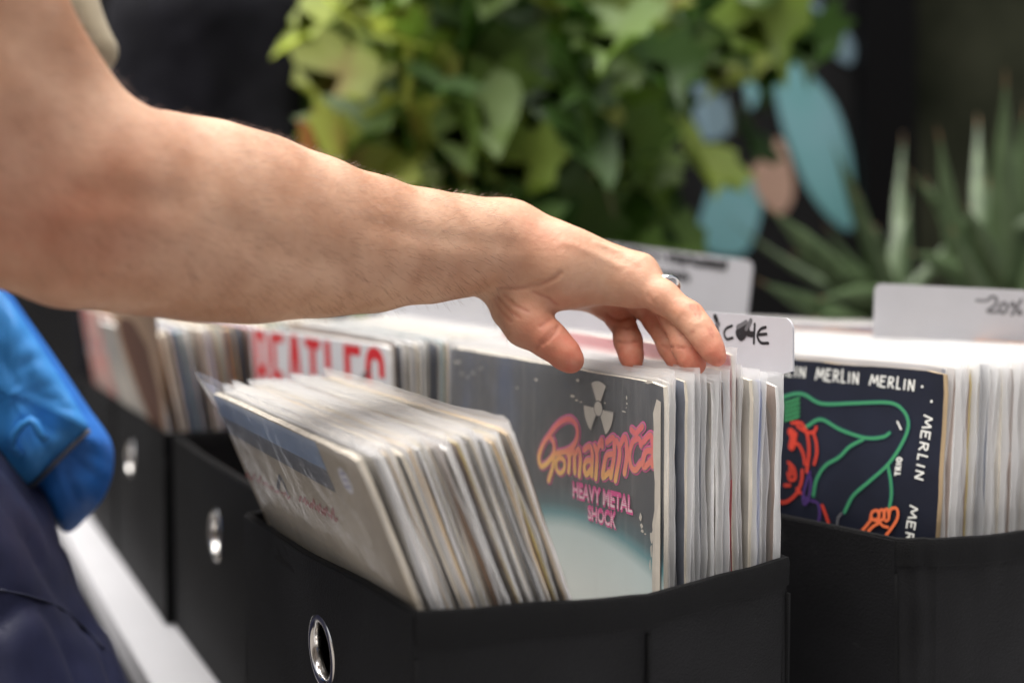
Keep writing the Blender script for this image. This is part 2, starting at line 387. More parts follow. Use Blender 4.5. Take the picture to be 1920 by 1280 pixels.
def rec_matrix(u, v, lean, yaw=0, z=T+.004, uc=.1665, basis=(U, V, K0), roll=0):
    u_, v_, k_ = basis; p = k_+u_*(uc+u)+v_*v; p = Vector((p.x, p.y, z))
    rot = Matrix(((-u_.x, v_.x, 0), (-u_.y, v_.y, 0), (0, 0, 1))).to_4x4()
    return Matrix.Translation(p) @ rot @ Matrix.Rotation(R(yaw), 4, 'Z') @ Matrix.Rotation(R(lean), 4, 'X') @ Matrix.Rotation(R(roll), 4, 'Y')
def record(mw, label, group=None, edge='cream', face='a', seed=0, sleeve=True, cover=None, scale=1.0, slv=None, cat='record'):
    root = empty('record', mw=mw); tag(root, label, cat, group)
    if cover is None: c = bpy.data.objects.new('cover', get_cover(edge, face, seed)); COL.objects.link(c); c.parent = root
    else: c = cover; c.parent = root
    if sleeve:
        s = bpy.data.objects.new('plastic_sleeve', slv or SLV[seed % 8]); COL.objects.link(s); s.parent = root
    return root

G_LEAN = 'records leaning in the nearest box'
LB_LEAN = 'record in a milky sleeve within the leaning batch at the front of the nearest box'
n = 21; special = {0:None}
edges = ['cream','grey','white','tan','cream','cream','tan','white','ochre','cream','brown','white','brown','ochre','cream','grey','dark','tan','ochre','tan','brown']
lab = {3: ('record with a rust-edged cover among the first few of the leaning batch','tan'), 12: ('record with a torn dark brown edge in the middle of the leaning batch','brown'),
       20: ('last record of the leaning batch, with a dark worn edge','brown')}
for i in range(1, n):
    t = i/(n-1); v = .0815+.0040*i; lean = 22.6-1.4*t+random.uniform(-.7,.7)
    mw = rec_matrix(-.024+random.uniform(-.003,.003), v+.0, lean, random.uniform(-.5,.5), T+.004+random.uniform(0,.004))
    if i in lab: record(mw, lab[i][0], None, edge=lab[i][1], seed=i)
    else: record(mw, LB_LEAN, G_LEAN, edge=edges[i], face=random.choice('abcd'), seed=i)

# the first leaning cover: beige with a slate band
mw = rec_matrix(-.025, .0800, 22.6, 0, T+.004)
M['beige_print'] = mat('beige_print', (.30,.255,.19), .5, color2=(.42,.36,.27), vscale=9)
M['slate_print'] = mat('slate_print', (.11,.19,.36), .5, color2=(.20,.30,.48), vscale=8)
M['slate_dark'] = mat('slate_dark', (.045,.055,.085), .5)
M['red_script'] = mat('red_script', (.33,.08,.07), .6)
M['sticker'] = mat('sticker', (.72,.72,.78), .5)
M['sticker_ink'] = mat('sticker_ink', (.12,.12,.4), .5)
def art_cover(mw, mats, fn, seed=0, thick=.0036, face_idx=0, wear=.001):
    mb = cover_mesh('x', 'x', seed, thick, wear, 0)
    # flat front so that ink sits on it
    for i, v in enumerate(mb.v):
        pass
    A = Art(mw, -thick/2-.00005); A.mb = mb; fn(A)
    return mb.build('cover', mats)
def a_front(A):
    # inked shapes in the cover plane (x right, z up)
    A.put([(-.155,.3085),(.088,.3085),(.088,.290),(-.155,.290)], 3)
    A.put([(-.155,.2898),(.088,.2898),(.088,.276),(-.155,.276)], 4)
    r = random.Random(8)
    def script(x0, y0, x1, y1, n, hp, mi, w):
        for k in range(n):
            t = k/n; x = x0+(x1-x0)*t; y = y0+(y1-y0)*t; q = (x1-x0)/n; u_ = r.uniform(.4,1.4)
            A.pstroke([(x, y), (x+q*.3, y-hp*u_), (x+q*.55, y+hp*r.uniform(-.1,.5)), (x+q*.95, y-hp*r.uniform(-.1,.4))], w, mi)
    script(462,893,545,936,7,10,5,.0016); script(562,938,634,978,6,14,5,.0022)
    A.pstroke([(522,915),(527,893),(540,925)], .004, 4)
    c = Vector(A.P(649,900)); A.put([(c.x+.0085*math.cos(k*.3142), c.y+.0080*math.sin(k*.3142)) for k in range(20)], 6)
    for dz in (-.004,0,.004): A.stroke([(c.x-.004,c.y+dz),(c.x+.0035,c.y+dz+.0005)], .0013, 7)
cov = art_cover(mw, ['beige_print','face_a','e_cream','slate_print','slate_dark','red_script','sticker','sticker_ink'], a_front, 3)
sl = sleeve_mesh(77, .0072, flare=.012, up=.007, crease=1); sl.materials.append(M['plastic_gloss']); sl.polygons.foreach_set('use_smooth', [True]*len(sl.polygons))
record(mw, 'beige record with slate blue band and red script, first of the leaning batch', cover=cov, slv=sl)

# upright records behind, in the nearest box
mwP = rec_matrix(-.0048, .1665, -.3, 0, T+.004)
def mk_pom_print():
    m = bpy.data.materials.new('night_sky_print'); m.use_nodes = True; nt = m.node_tree; N = nt.nodes; Lk = nt.links.new; b = N['Principled BSDF']; b.inputs['Roughness'].default_value = .45
    A = Art(mwP, -.00185); pts = [Vector(A.P(*p)) for p in ((1038,957),(1140,990),(1230,1058))]
    (x1,y1),(x2,y2),(x3,y3) = pts
    d = 2*(x1*(y2-y3)+x2*(y3-y1)+x3*(y1-y2))
    cx = ((x1*x1+y1*y1)*(y2-y3)+(x2*x2+y2*y2)*(y3-y1)+(x3*x3+y3*y3)*(y1-y2))/d
    cy = ((x1*x1+y1*y1)*(x3-x2)+(x2*x2+y2*y2)*(x1-x3)+(x3*x3+y3*y3)*(x2-x1))/d
    rr = math.hypot(x1-cx, y1-cy)
    tc = N.new('ShaderNodeTexCoord'); vm = N.new('ShaderNodeVectorMath'); vm.operation = 'MULTIPLY'; vm.inputs[1].default_value = (1,0,1); Lk(tc.outputs['Object'], vm.inputs[0])
    ds = N.new('ShaderNodeVectorMath'); ds.operation = 'DISTANCE'; ds.inputs[1].default_value = (cx,0,cy); Lk(vm.outputs[0], ds.inputs[0])
    mr = N.new('ShaderNodeMapRange'); mr.inputs['From Min'].default_value = rr-.05; mr.inputs['From Max'].default_value = rr+.02; Lk(ds.outputs['Value'], mr.inputs['Value'])
    rp = N.new('ShaderNodeValToRGB'); e = rp.color_ramp.elements; Lk(mr.outputs[0], rp.inputs['Fac'])
    e[0].position = 0; e[0].color = (.64,.68,.66,1); e[1].position = 1; e[1].color = (.045,.050,.060,1)
    for p, c in ((.55,(.50,.60,.60,1)),(.70,(.10,.25,.28,1)),(.80,(.05,.10,.12,1))): q = e.new(p); q.color = c
    n = N.new('ShaderNodeTexNoise'); n.inputs['Scale'].default_value = 14; n.inputs['Detail'].default_value = 6
    mp = N.new('ShaderNodeMapping'); mp.inputs['Scale'].default_value = (1,1,.45); Lk(tc.outputs['Object'], mp.inputs[0]); Lk(mp.outputs[0], n.inputs['Vector'])
    r2 = N.new('ShaderNodeValToRGB'); r2.color_ramp.elements[0].color = (.035,.036,.042,1); r2.color_ramp.elements[1].color = (.03,.055,.13,1); r2.color_ramp.elements[0].position = .48; r2.color_ramp.elements[1].position = .66; Lk(n.outputs['Fac'], r2.inputs['Fac'])
    # bluer towards the left of the print
    sx = N.new('ShaderNodeSeparateXYZ'); Lk(tc.outputs['Object'], sx.inputs[0]); ml = N.new('ShaderNodeMapRange'); ml.inputs['From Min'].default_value = .05; ml.inputs['From Max'].default_value = -.1; Lk(sx.outputs['X'], ml.inputs['Value'])
    mk = N.new('ShaderNodeMapRange'); mk.inputs['From Min'].default_value = .8; mk.inputs['From Max'].default_value = .95; Lk(mr.outputs[0], mk.inputs['Value'])
    mu = N.new('ShaderNodeMath'); mu.operation = 'MULTIPLY'; Lk(ml.outputs[0], mu.inputs[0]); Lk(mk.outputs[0], mu.inputs[1])
    mx = N.new('ShaderNodeMix'); mx.data_type = 'RGBA'; Lk(mu.outputs[0], mx.inputs['Factor']); Lk(rp.outputs['Color'], mx.inputs['A']); Lk(r2.outputs['Color'], mx.inputs['B'])
    # rubbed ink
    n3 = N.new('ShaderNodeTexNoise'); n3.inputs['Scale'].default_value = 60; n3.inputs['Detail'].default_value = 8; mp3 = N.new('ShaderNodeMapping'); mp3.inputs['Scale'].default_value = (3,1,.25); Lk(tc.outputs['Object'], mp3.inputs[0]); Lk(mp3.outputs[0], n3.inputs['Vector'])
    m3 = N.new('ShaderNodeMapRange'); m3.inputs['From Min'].default_value = .5; m3.inputs['From Max'].default_value = .85; m3.inputs['To Max'].default_value = .16; Lk(n3.outputs['Fac'], m3.inputs['Value'])
    mx2 = N.new('ShaderNodeMix'); mx2.data_type = 'RGBA'; Lk(m3.outputs[0], mx2.inputs['Factor']); Lk(mx.outputs['Result'], mx2.inputs['A']); mx2.inputs['B'].default_value = (.45,.45,.45,1)
    Lk(mx2.outputs['Result'], b.inputs['Base Color']); return m
M['pom'] = mk_pom_print()
def ramp_z(name, z0, z1, stops):
    m = bpy.data.materials.new(name); m.use_nodes = True; nt = m.node_tree; N = nt.nodes; Lk = nt.links.new; b = N['Principled BSDF']; b.inputs['Roughness'].default_value = .5
    tc = N.new('ShaderNodeTexCoord'); sx = N.new('ShaderNodeSeparateXYZ'); Lk(tc.outputs['Object'], sx.inputs[0]); mr = N.new('ShaderNodeMapRange'); mr.inputs['From Min'].default_value = z0; mr.inputs['From Max'].default_value = z1
    Lk(sx.outputs['Z'], mr.inputs['Value']); rp = N.new('ShaderNodeValToRGB'); Lk(mr.outputs[0], rp.inputs['Fac']); e = rp.color_ramp.elements
    e[0].color = (*stops[0][1],1); e[0].position = stops[0][0]; e[1].color = (*stops[-1][1],1); e[1].position = stops[-1][0]
    for p, c in stops[1:-1]: q = e.new(p); q.color = (*c,1)
    Lk(rp.outputs['Color'], b.inputs['Base Color']); return m
Ap = Art(mwP, -.00185)
zt = Ap.P(1110,800)[1]; zb = Ap.P(1110,895)[1]
M['logo_fill'] = ramp_z('logo_fill', zb, zt, [(0,(.80,.45,.13)),(.18,(.80,.38,.12)),(.42,(.74,.20,.13)),(1,(.70,.12,.13))])
M['logo_pink'] = mat('logo_pink', (.70,.08,.30), .5); M['logo_grey'] = mat('logo_grey', (.25,.22,.26), .5)
M['bone'] = mat('bone_print', (.50,.47,.42), .6, var=.06, vscale=60)
z1 = Ap.P(1130,905)[1]; z2 = Ap.P(1130,985)[1]
M['pink_print'] = mat('pink_print', (.62,.04,.24), .5); M['pale_pink'] = mat('pale_pink', (.72,.55,.60), .5)
M['torn_paper'] = mat('torn_paper', (.52,.48,.42), .85, var=.08, vscale=90)
def a_pom(A):
    z = lambda x, y: (980+x/4, 700+y/4)
    strokes = [
     [(240,602),(200,660),(148,695),(128,625),(160,530),(205,462),(255,395),(310,352),(365,342),(408,385),(418,455),(395,530),(340,578),(240,602)],
     [(212,470),(240,520),(242,600),(232,700),(202,800)],
     [(290,628),(262,650),(262,715),(290,745),(318,715),(318,650),(290,628)],
     [(345,600),(358,640),(352,735)], [(358,620),(392,580),(398,740)], [(398,610),(428,565),(440,640),(432,765)],
     [(470,570),(510,545),(530,600),(525,760)], [(525,650),(488,655),(470,700),(485,755),(522,715)],
     [(548,540),(566,620),(556,785)], [(566,580),(600,500),(606,545)],
     [(640,515),(690,482),(696,600),(670,775)], [(692,600),(640,615),(618,700),(612,775),(660,735)],
     [(716,500),(738,600),(704,800)], [(738,540),(778,478),(792,600),(774,748)],
     [(898,535),(880,488),(838,510),(812,600),(822,690),(855,722),(894,672)],
     [(826,420),(858,452),(908,396)],
     [(915,512),(968,462),(986,540),(984,690)], [(984,575),(935,585),(914,650),(922,700),(975,650)]]
    P = [[A.P(*z(*q)) for q in s] for s in strokes]
    for i, s in enumerate(P): A.stroke(crom(s) if i not in (15,) else s, .0068 if i not in (2,) else .0060, 3)
    for i, s in enumerate(P): A.stroke(crom(s) if i not in (15,) else s, .0049 if i not in (2,) else .0042, 4)
    for i, s in enumerate(P): A.stroke(crom(s) if i not in (15,) else s, .0039 if i not in (2,) else .0033, 5)
    # three-bladed sign
    c = Vector(A.P(*z(577,262))); Ro = .0183
    for k in (90, 210, 330):
        a0 = R(k-30); a1 = R(k+30)
        A.put([(c.x+.0060*math.cos(a1), c.y+.0060*math.sin(a1)), (c.x+.0060*math.cos(a0), c.y+.0060*math.sin(a0))]+[(c.x+Ro*math.cos(a0+(a1-a0)*t/10), c.y+Ro*math.sin(a0+(a1-a0)*t/10)) for t in range(11)], 6)
        A.stroke([(c.x+.0063*math.cos(a1-.05), c.y+.0063*math.sin(a1-.05)), (c.x+Ro*math.cos(a1-.035), c.y+Ro*math.sin(a1-.035))], .00035, 9, cap=False)
    A.put([(c.x+.0056*math.cos(t*.3142), c.y+.0056*math.sin(t*.3142)) for t in range(20)], 9)
    A.put([(c.x+.0048*math.cos(t*.3142), c.y+.0048*math.sin(t*.3142)) for t in range(20)], 6)
    q = lambda *a: [z(*p) for p in a]
    A.text('HEAVY METAL', q((386,812),(840,925),(838,1062),(388,935)), 7, .035); A.text('HEAVY METAL', q((384,800),(835,912),(832,1045),(386,920)), 7, .03)
    A.text('SHOCK', q((500,992),(716,1045),(714,1175),(502,1100)), 7, .035); A.text('SHOCK', q((498,980),(714,1032),(710,1160),(500,1085)), 7, .03)
    # pale bars through the lower half of the letters
    me0 = len(A.mb.f)
    A.text('HEAVY METAL', q((385,866),(833,986),(832,1045),(386,920)), 8, -.004) if False else None
    stripes(A, 'HEAVY METAL', q((384,800),(835,912),(832,1045),(386,920)), 8)
    stripes(A, 'SHOCK', q((498,980),(714,1032),(710,1160),(500,1085)), 8)
    # torn white strip down the right edge
    rr = random.Random(4); pts = []
    for k in range(15):
        y = 748+k*26; pts.append((1229+rr.uniform(-2,2)-(2 if k > 8 else 0)+(6 if k == 0 else 0), y))
    pl = [A.P(*p) for p in pts]; xr = CW/2-.0022
    A.put(pl+[(xr, .02), (xr, A.P(1238,752)[1])], 10)
    for (x, y, w, h) in ((1076,742,7,4),(1084,750,6,3),(1092,753,5,2),(1137,755,3,3),(1178,745,2,5),(1178,756,2,4),(1177,764,2,2),(1172,771,6,2),(1008,711,6,4),(1086,712,5,5),(1204,968,4,9),(1206,985,4,6),(1207,995,4,5),(1213,1000,3,2),(1225,1005,5,16),(1224,1030,2,20),(1222,1056,2,14),(868,700,5,4),(880,707,5,4),(890,699,4,4),(905,690,4,3),(972,727,4,3),(1220,716,12,5),(860,678,20,3)):
        c = Vector(A.P(x, y)); sx = w*.00036; sz = h*.00022
        A.put([(c.x+sx*(1+.4*rr.uniform(-1,1))*math.cos(t*.9), c.y+sz*(1+.5*rr.uniform(-1,1))*math.sin(t*.9)) for t in range(7)], 10)
def stripes(A, txt, quad, mi):
    """narrow bands of the lettering, kept only where a letter is (clipped face by face)"""
    vs, fs = text_mesh(txt, .012, 0); q = [Vector(A.P(*p)) for p in quad]; A.lvl += 1; y = A.y0-1e-4-A.lvl*6e-6
    def clip(poly, lo, hi):
        for s_, lim in ((1, lo), (-1, hi)):
            out = []
            for i in range(len(poly)):
                a, b = poly[i-1], poly[i]; ia, ib = s_*(a[1]-lim) >= 0, s_*(b[1]-lim) >= 0
                if ia != ib: t = (lim-a[1])/(b[1]-a[1]); out.append((a[0]+(b[0]-a[0])*t, lim))
                if ib: out.append(b)
            poly = out
            if len(poly) < 3: return []
        return poly
    for (lo, hi) in ((0.02,.24),(.28,.38),(.42,.50),(.55,.61),(.67,.71),(.79,.81)):
        for f in fs:
            c = clip([vs[i] for i in f], lo, hi)
            if c:
                A.mb.poly([(lambda p: (p.x, y, p.y))(q[0]*(1-x)*z+q[1]*x*z+q[2]*x*(1-z)+q[3]*(1-x)*(1-z)) for x, z in c], mi)
cov = art_cover(mwP, ['pom','face_a','e_cream','logo_pink','logo_grey','logo_fill','bone','pink_print','pale_pink','grey_ink','torn_paper'], a_pom, 1, thick=.0036, wear=.0006)
slc = sleeve_mesh(55, .0082, up=.006); slc.materials.append(M['plastic_clear']); slc.polygons.foreach_set('use_smooth', [True]*len(slc.polygons))
record(mwP, 'upright record with orange and pink lettering and a grey trefoil over a pale planet', cover=cov, slv=slc)

G_UP = 'records standing upright at the back of the nearest box'
LB_UP = 'record in a milky sleeve standing upright behind the one with orange lettering'
ed = ['white','tan','cream','grey','white','grey','white','white','grey','cream','grey','dark','cream','grey','blue','white','white']
for i, e in enumerate(ed):
    v = .1725+.0049*i; extra = 0; edge = e; label, grp = LB_UP, G_UP; duo = random.uniform(-.005,.004); rl = 0
    if i == 1: label, grp = 'record with a yellowed cardboard edge, second behind the one with orange lettering', None
    if i == 6: label, grp = 'record sleeve with a bright white cardboard edge in the middle of the upright ones', None
    if i == 11: label, grp = 'record with a dark charcoal cover edge near the back of the upright ones', None
    if i == 14: label, grp = 'record with a bright blue cover edge near the back of the upright ones', None
    lift = random.uniform(0,.003)
    if i in (9, 10): lift = .006
    record(rec_matrix(duo, v, random.uniform(-.6,.3), random.uniform(-.4,.4), T+.004+lift, roll=max(0, i-10)*.22), label, grp, edge=edge, face=random.choice('abcd'), seed=i+3)
# the raised red one under the fingers
M['rose_print'] = mat('rose_print', (.62,.16,.18), .5, var=.1, vscale=20)
mw = rec_matrix(-.002, .2215, 0, .4, T+.0215, roll=0)
cov = art_cover(mw, ['rose_print','rose_print','e_cream'], lambda A: None, 2, thick=.003, wear=.002)
record(mw, 'rose red record standing taller than the others behind the fingertips', cover=cov, seed=4)

# records in the second box of the front row
mwB = rec_matrix(.338, .1230, 3, 6.5, T+.004)
M['cream_print'] = mat('cream_print', (.80,.79,.79), .5, var=.05, vscale=6); M['red_print'] = mat('red_print', (.75,.02,.03), .5)
def a_cap(A):
    # seven heavy slab capitals drawn from bars
    x0, x1, zt, zb = -.150, .150, .3065, .218; n = 7; cw = (x1-x0)/n
    def bar(c, pts, w): A.stroke([(x0+(c+.06+.86*a)*cw, zb+(zt-zb)*b) for a, b in pts], w, 3, cap=False)
    w = .0125; h = .009
    B = {'B': [([(.15,0),(.15,1)],w),([(.15,.955),(.55,.955),(.82,.88),(.82,.62),(.55,.53),(.15,.53)],h),([(.5,.53),(.86,.44),(.86,.13),(.55,.045),(.15,.045)],h)],
         'E': [([(.2,0),(.2,1)],w),([(.1,.95),(.95,.95)],h),([(.2,.51),(.78,.51)],h),([(.1,.05),(.95,.05)],h)],
         'A': [([(.08,0),(.42,1)],w*.9),([(.58,1),(.92,0)],w*.9),([(.25,.28),(.75,.28)],h),([(.38,.96),(.62,.96)],h)],
         'T': [([(.5,0),(.5,1)],w),([(.02,.95),(.98,.95)],h)], 'L': [([(.25,0),(.25,1)],w),([(.15,.05),(.95,.05)],h)],
         'S': [([(.85,.72),(.82,.9),(.5,.955),(.2,.88),(.2,.62),(.5,.51),(.82,.4),(.82,.12),(.5,.045),(.18,.12),(.15,.28)],w*.85)]}
    for c, ch in enumerate('BEATLES'):
        for pts, ww in B[ch]: bar(c, crom([Vector(p) for p in pts], 3) if len(pts) > 2 else pts, ww)
    # small grey line drawing across the last letters
    r = random.Random(3)
    for k in range(9):
        a = (.055+.03*r.random(), .22+.045*r.random()); A.stroke([a, (a[0]+.02*r.random()+.01, a[1]+.012), (a[0]+.045, a[1]+.02+.01*r.random())], .0012, 4)
    A.put([(.083+.014*math.cos(t*.5)*(1+.2*math.sin(3*t)), .252+.010*math.sin(t*.5)) for t in range(12)], 5)
M['mid_grey'] = mat('mid_grey_print', (.3,.3,.32), .6, var=.4, vscale=120)
cov = art_cover(mwB, ['cream_print','face_d','e_white','red_print','ink','mid_grey'], a_cap, 2, wear=.0004)
record(mwB, 'white record with a row of huge red slab capitals in the second box', cover=cov, sleeve=False)
G_B = 'records in the second box behind the red capitals'
LB_B = 'record standing in the second box behind the white one with red capitals'
seq = ['dark','white','grey','cream','white','dark','dark','teal','tan','white','grey','dark','cream','white','cream','dark','ochre','tan','ochre','olive']
v = .1470
for i, e in enumerate(seq):
    record(rec_matrix(.338+random.uniform(-.003,.004), v+.0038*i, 3-3.0*min(1, i/6)+random.uniform(-.4,.4), random.uniform(-.3,.3), T+.004+random.uniform(0,.003)), LB_B, G_B, edge=e, face=random.choice('abcd'), seed=i, sleeve=(i % 5 == 4))
for i in range(8):
    record(rec_matrix(.338+random.uniform(-.003,.004), v+.0038*20+.0042*i, random.uniform(-.4,.4), random.uniform(-.3,.3), T+.004+random.uniform(.0,.006)), LB_B, G_B, edge=random.choice(('white','cream','white','grey')), face='d', seed=i+2)
# third box: thin spines
G_C = 'thin coloured spines in the third box'
LB_C = 'record showing its thin coloured spine in the third box of the front row'
seq = ['cream','lilac','teal','pale_blue','dark','cream','white','lilac','tan','teal','orange','tan','dark','brown','pink','lilac','white','tan','ochre','olive','teal','cream','white','tan','grey','dark','white','cream','tan','white','cream','grey']
for i, e in enumerate(seq):
    record(rec_matrix(.664, .063+.0046*i, 11-9.5*i/len(seq)+random.uniform(-.5,.5), random.uniform(-.3,.3), T+.004+random.uniform(0,.002)), LB_C, G_C, edge=e, face=random.choice('abcd'), seed=i, sleeve=False)
# two front covers of the third box
M['picture_print'] = mat('picture_print', (.55,.50,.44), .5, color2=(.20,.20,.20), vscale=12)
M['umber'] = mat('umber_print', (.13,.06,.04), .5); M['tan_print'] = mat('tan_print', (.45,.30,.20), .5)
mw = rec_matrix(.663, .0585, 12.0, .5, T+.004)
def a_c(A): return
def a_c_old(A): A.put([(.105+.045*math.cos(t*.2618), .215+.085*math.sin(t*.2618)) for t in range(24)], 3); A.put([(.107+.030*math.cos(t*.2618), .205+.06*math.sin(t*.2618)) for t in range(24)], 4)
cov = art_cover(mw, ['tan_print','face_a','e_cream','umber','face_b'], a_c, 1)
record(mw, 'plain tan record second from the front of the third box', cover=cov, sleeve=False)
mw = rec_matrix(.672, .0535, 13.5, .5, T+.004)
def a_pic(A):
    A.put([A.P(*p) for p in ((205,570),(292,570),(312,812),(285,800),(262,745),(232,665))][::-1], 3)
    A.put([A.P(*p) for p in ((222,602),(236,594),(252,606),(276,650),(298,735),(306,805),(288,800),(264,745),(240,672),(226,630))][::-1], 4)
    for k in range(5): A.pstroke([(158+k*14,590+k*6),(170+k*12,625+k*5),(165+k*14,660+k*4)], .006, 5)
cov = art_cover(mw, ['picture_print','face_a','e_white','tan_print','umber','mid_grey'], a_pic, 4)
record(mw, 'pale record with a grey picture and a dark brown oval, foremost in the third box', cover=cov, sleeve=False)
# fourth box
mw = rec_matrix(.99, .05, 9, 0, T+.004); M['pale_red'] = mat('pale_red_print', (.55,.50,.44), .5, color2=(.5,.06,.06), vscale=14)
cov = art_cover(mw, ['pale_red','face_a','e_cream'], lambda A: None, 4)
record(mw, 'cream record with red patches, foremost in the farthest box of the front row', cover=cov, sleeve=False)
G_D = 'records in the farthest box of the front row'
for i in range(14): record(rec_matrix(.99, .058+.006*i, 8-.4*i, random.uniform(-.4,.4)), 'record behind the cream and red one in the farthest front row box', G_D, edge=random.choice(list(EDGES)), face=random.choice('abcd'), seed=i, sleeve=False)

# the turned box on the right
bE = (UE, VE, KE)
mwM = rec_matrix(-.0235, .010, -6.5, 0, T+.004, basis=bE)
M['night_print'] = mat('night_print', (.010,.012,.022), .35, var=.4, vscale=10, spec=.4)
M['green_line'] = mat('green_line', (.04,.24,.09), .5); M['red_line'] = mat('red_line', (.52,.04,.02), .5); M['coral_line'] = mat('coral_line', (.72,.15,.05), .5)
M['violet_line'] = mat('violet_line', (.06,.025,.14), .5); M['white_line'] = mat('white_line', (.66,.66,.62), .5); M['teal_line'] = mat('teal_line', (.02,.14,.12), .5); M['yellow_dot'] = mat('yellow_dot', (.7,.6,.05), .5)
def a_mer(A):
    k = 3.048; z = lambda x, y: (1440+x/k, 640+y/k); q = lambda *a: [z(*p) for p in a]
    A.letters('MERLIN', q((278,150),(524,180),(520,245),(272,220)), .0013, 3); A.letters('MERLIN', q((588,188),(845,222),(838,285),(580,250)), .0013, 3)
    A.letters('MERLIN', q((-30,120),(222,150),(216,208),(-36,185)), .0013, 3)
    A.letters('MERLIN', q((944,430),(886,800),(838,785),(892,420)), .0013, 3); A.letters('MERLIN', q((860,945),(802,1315),(756,1300),(812,935)), .0013, 3)
    A.letters('TRIO', q((728,765),(738,662),(768,662),(758,765)), .0013, 3)
    for (x, y) in ((884,258),(937,342)): A.put([A.P(*z(x+8*math.cos(t*1.05), y+9*math.sin(t*1.05))) for t in range(6)][::-1], 3)
    def ln(mi, w, *pts):
        A.pstroke(q(*pts), w, mi)
    for mi, w in ((8, .0029), (4, .0018)):
        ln(mi, w, (60,330),(150,300),(215,305),(310,355),(500,352),(700,350),(780,400),(805,480),(770,580),(690,700),(580,800),(490,880),(440,975))
        ln(mi, w, (225,485),(305,445),(420,505),(560,550),(660,545),(697,522)); ln(mi, w, (545,560),(470,600),(410,660),(330,710),(280,790),(262,880))
        ln(mi, w, (688,705),(705,800),(708,880),(697,950))
    for y in (330,355,380,405,430): A.pstroke(q((180,y-5),(145,y+8),(100,y+20)), .0018, 4)
    for p in ([(140,465),(190,465),(225,520),(238,620),(225,745)], [(170,480),(195,500),(235,520),(268,515),(280,490)], [(262,515),(280,580),(282,640),(268,700)], [(140,510),(165,530),(150,575),(180,590),(205,640),(215,700)],
              [(130,530),(155,560),(130,600)], [(120,690),(150,720),(160,780),(130,790),(118,750)], [(130,720),(140,760)], [(200,735),(195,800),(165,870),(110,915),(60,915)], [(170,840),(190,865)], [(100,820),(130,822)], [(315,935),(335,990),(362,1070)]):
        ln(5, .0023, *p)
    ln(5, .006, (135,515),(150,545),(140,600))
    for p in ([(245,745),(225,800),(205,880),(215,930),(240,880),(250,800),(240,750)], [(210,880),(235,915)], [(250,905),(290,925),(300,980),(292,1040)]): ln(7, .0020, *p)
    for p in ([(505,1120),(560,1060),(600,1010)], [(590,1020),(600,975),(630,965),(640,1000),(625,1015),(600,1015)], [(640,990),(645,965),(665,965),(665,1010),(645,1020)], [(670,1010),(672,965),(690,960),(695,1010),(678,1025)],
              [(695,1010),(705,960),(735,950),(748,975),(740,1020),(700,1080),(660,1130)], [(600,1015),(640,1030),(660,1050),(690,1060)], [(545,1120),(600,1060),(640,1035)]): ln(6, .0021, *p)
    A.pstroke(q((400,1060),(405,1010),(425,980)), .0014, 9); A.pstroke(q((745,458),(765,500)), .0014, 3); A.put([A.P(*z(x, y)) for x, y in ((680,1130),(700,1120),(712,1135),(695,1150))][::-1], 10)
cov = art_cover(mwM, ['night_print','face_a','e_tan','white_line','green_line','red_line','coral_line','violet_line','teal_line','grey_ink','yellow_dot'], a_mer, 1, thick=.006, wear=.0012)
record(mwM, 'dark navy record with a green and red neon line drawing, foremost in the right box', cover=cov, sleeve=False)
G_E = 'records in the turned box on the right'
LB_E = 'record in a milky sleeve behind the dark neon one in the right box'
for i in range(30):
    e = ['white','white','white','grey','tan','cream','grey','white','grey','cream'][i % 10] if i != 4 else 'ochre'
    sh = -.004*0+(-.0018*i)   # the file drifts towards the bulging side of the box
    lab_, g_ = (LB_E, G_E) if i != 4 else ('record with a yellowed torn edge, fifth behind the dark neon one in the right box', None)
    record(rec_matrix(-.0215+sh+random.uniform(-.002,.003), .0185+.0060*i, -6+4.5*i/30+random.uniform(-.3,.3), random.uniform(-.3,.3), T+.004+random.uniform(0,.004), basis=bE), lab_, g_, edge=e, face=random.choice('abcd'), seed=i+1)
# orange-brown topped one sticking up before the price card
mw = rec_matrix(-.05, .205, -1, 0, T+.012, basis=bE)
record(mw, 'record with an orange-brown top edge just in front of the discount card', edge='orange', face='c', seed=2, sleeve=False)

# ------------------------------------------------------------------ divider cards
def card(mw, w, h, fn, label, r=.008, foot=0):
    root = empty('divider_card', mw=mw); tag(root, label, 'divider card', 'plastic divider cards standing in the boxes')
    mb = MB(); t = .0007; out = []
    for (cx, cz, a0) in ((w/2-r, h-r, 0), (-w/2+r, h-r, 90), (-w/2+r+foot, r, 180), (w/2-r-foot, r, 270)):
        for k in range(7): a = R(a0+15*k); out.append((cx+r*math.cos(a), cz+r*math.sin(a)))
        if foot and a0 == 90: out += [(-w/2, h-.034), (-w/2+foot, h-.042)]
        if foot and a0 == 270: out += [(w/2-foot, h-.042), (w/2, h-.034)]
    n = len(out)
    mb.poly([(x, -t, z) for x, z in out][::-1]); mb.poly([(x, t, z) for x, z in out])
    for i in range(n):
        a, b = out[i], out[(i+1) % n]; mb.poly([(a[0],-t,a[1]),(b[0],-t,b[1]),(b[0],t,b[1]),(a[0],t,a[1])][::-1])
    mb.m = [2]*len(mb.f); A = Art(mw, -t); A.mb = mb; fn(A); mb.build('plate', ['ink','grey_ink','card'], root)
    return root
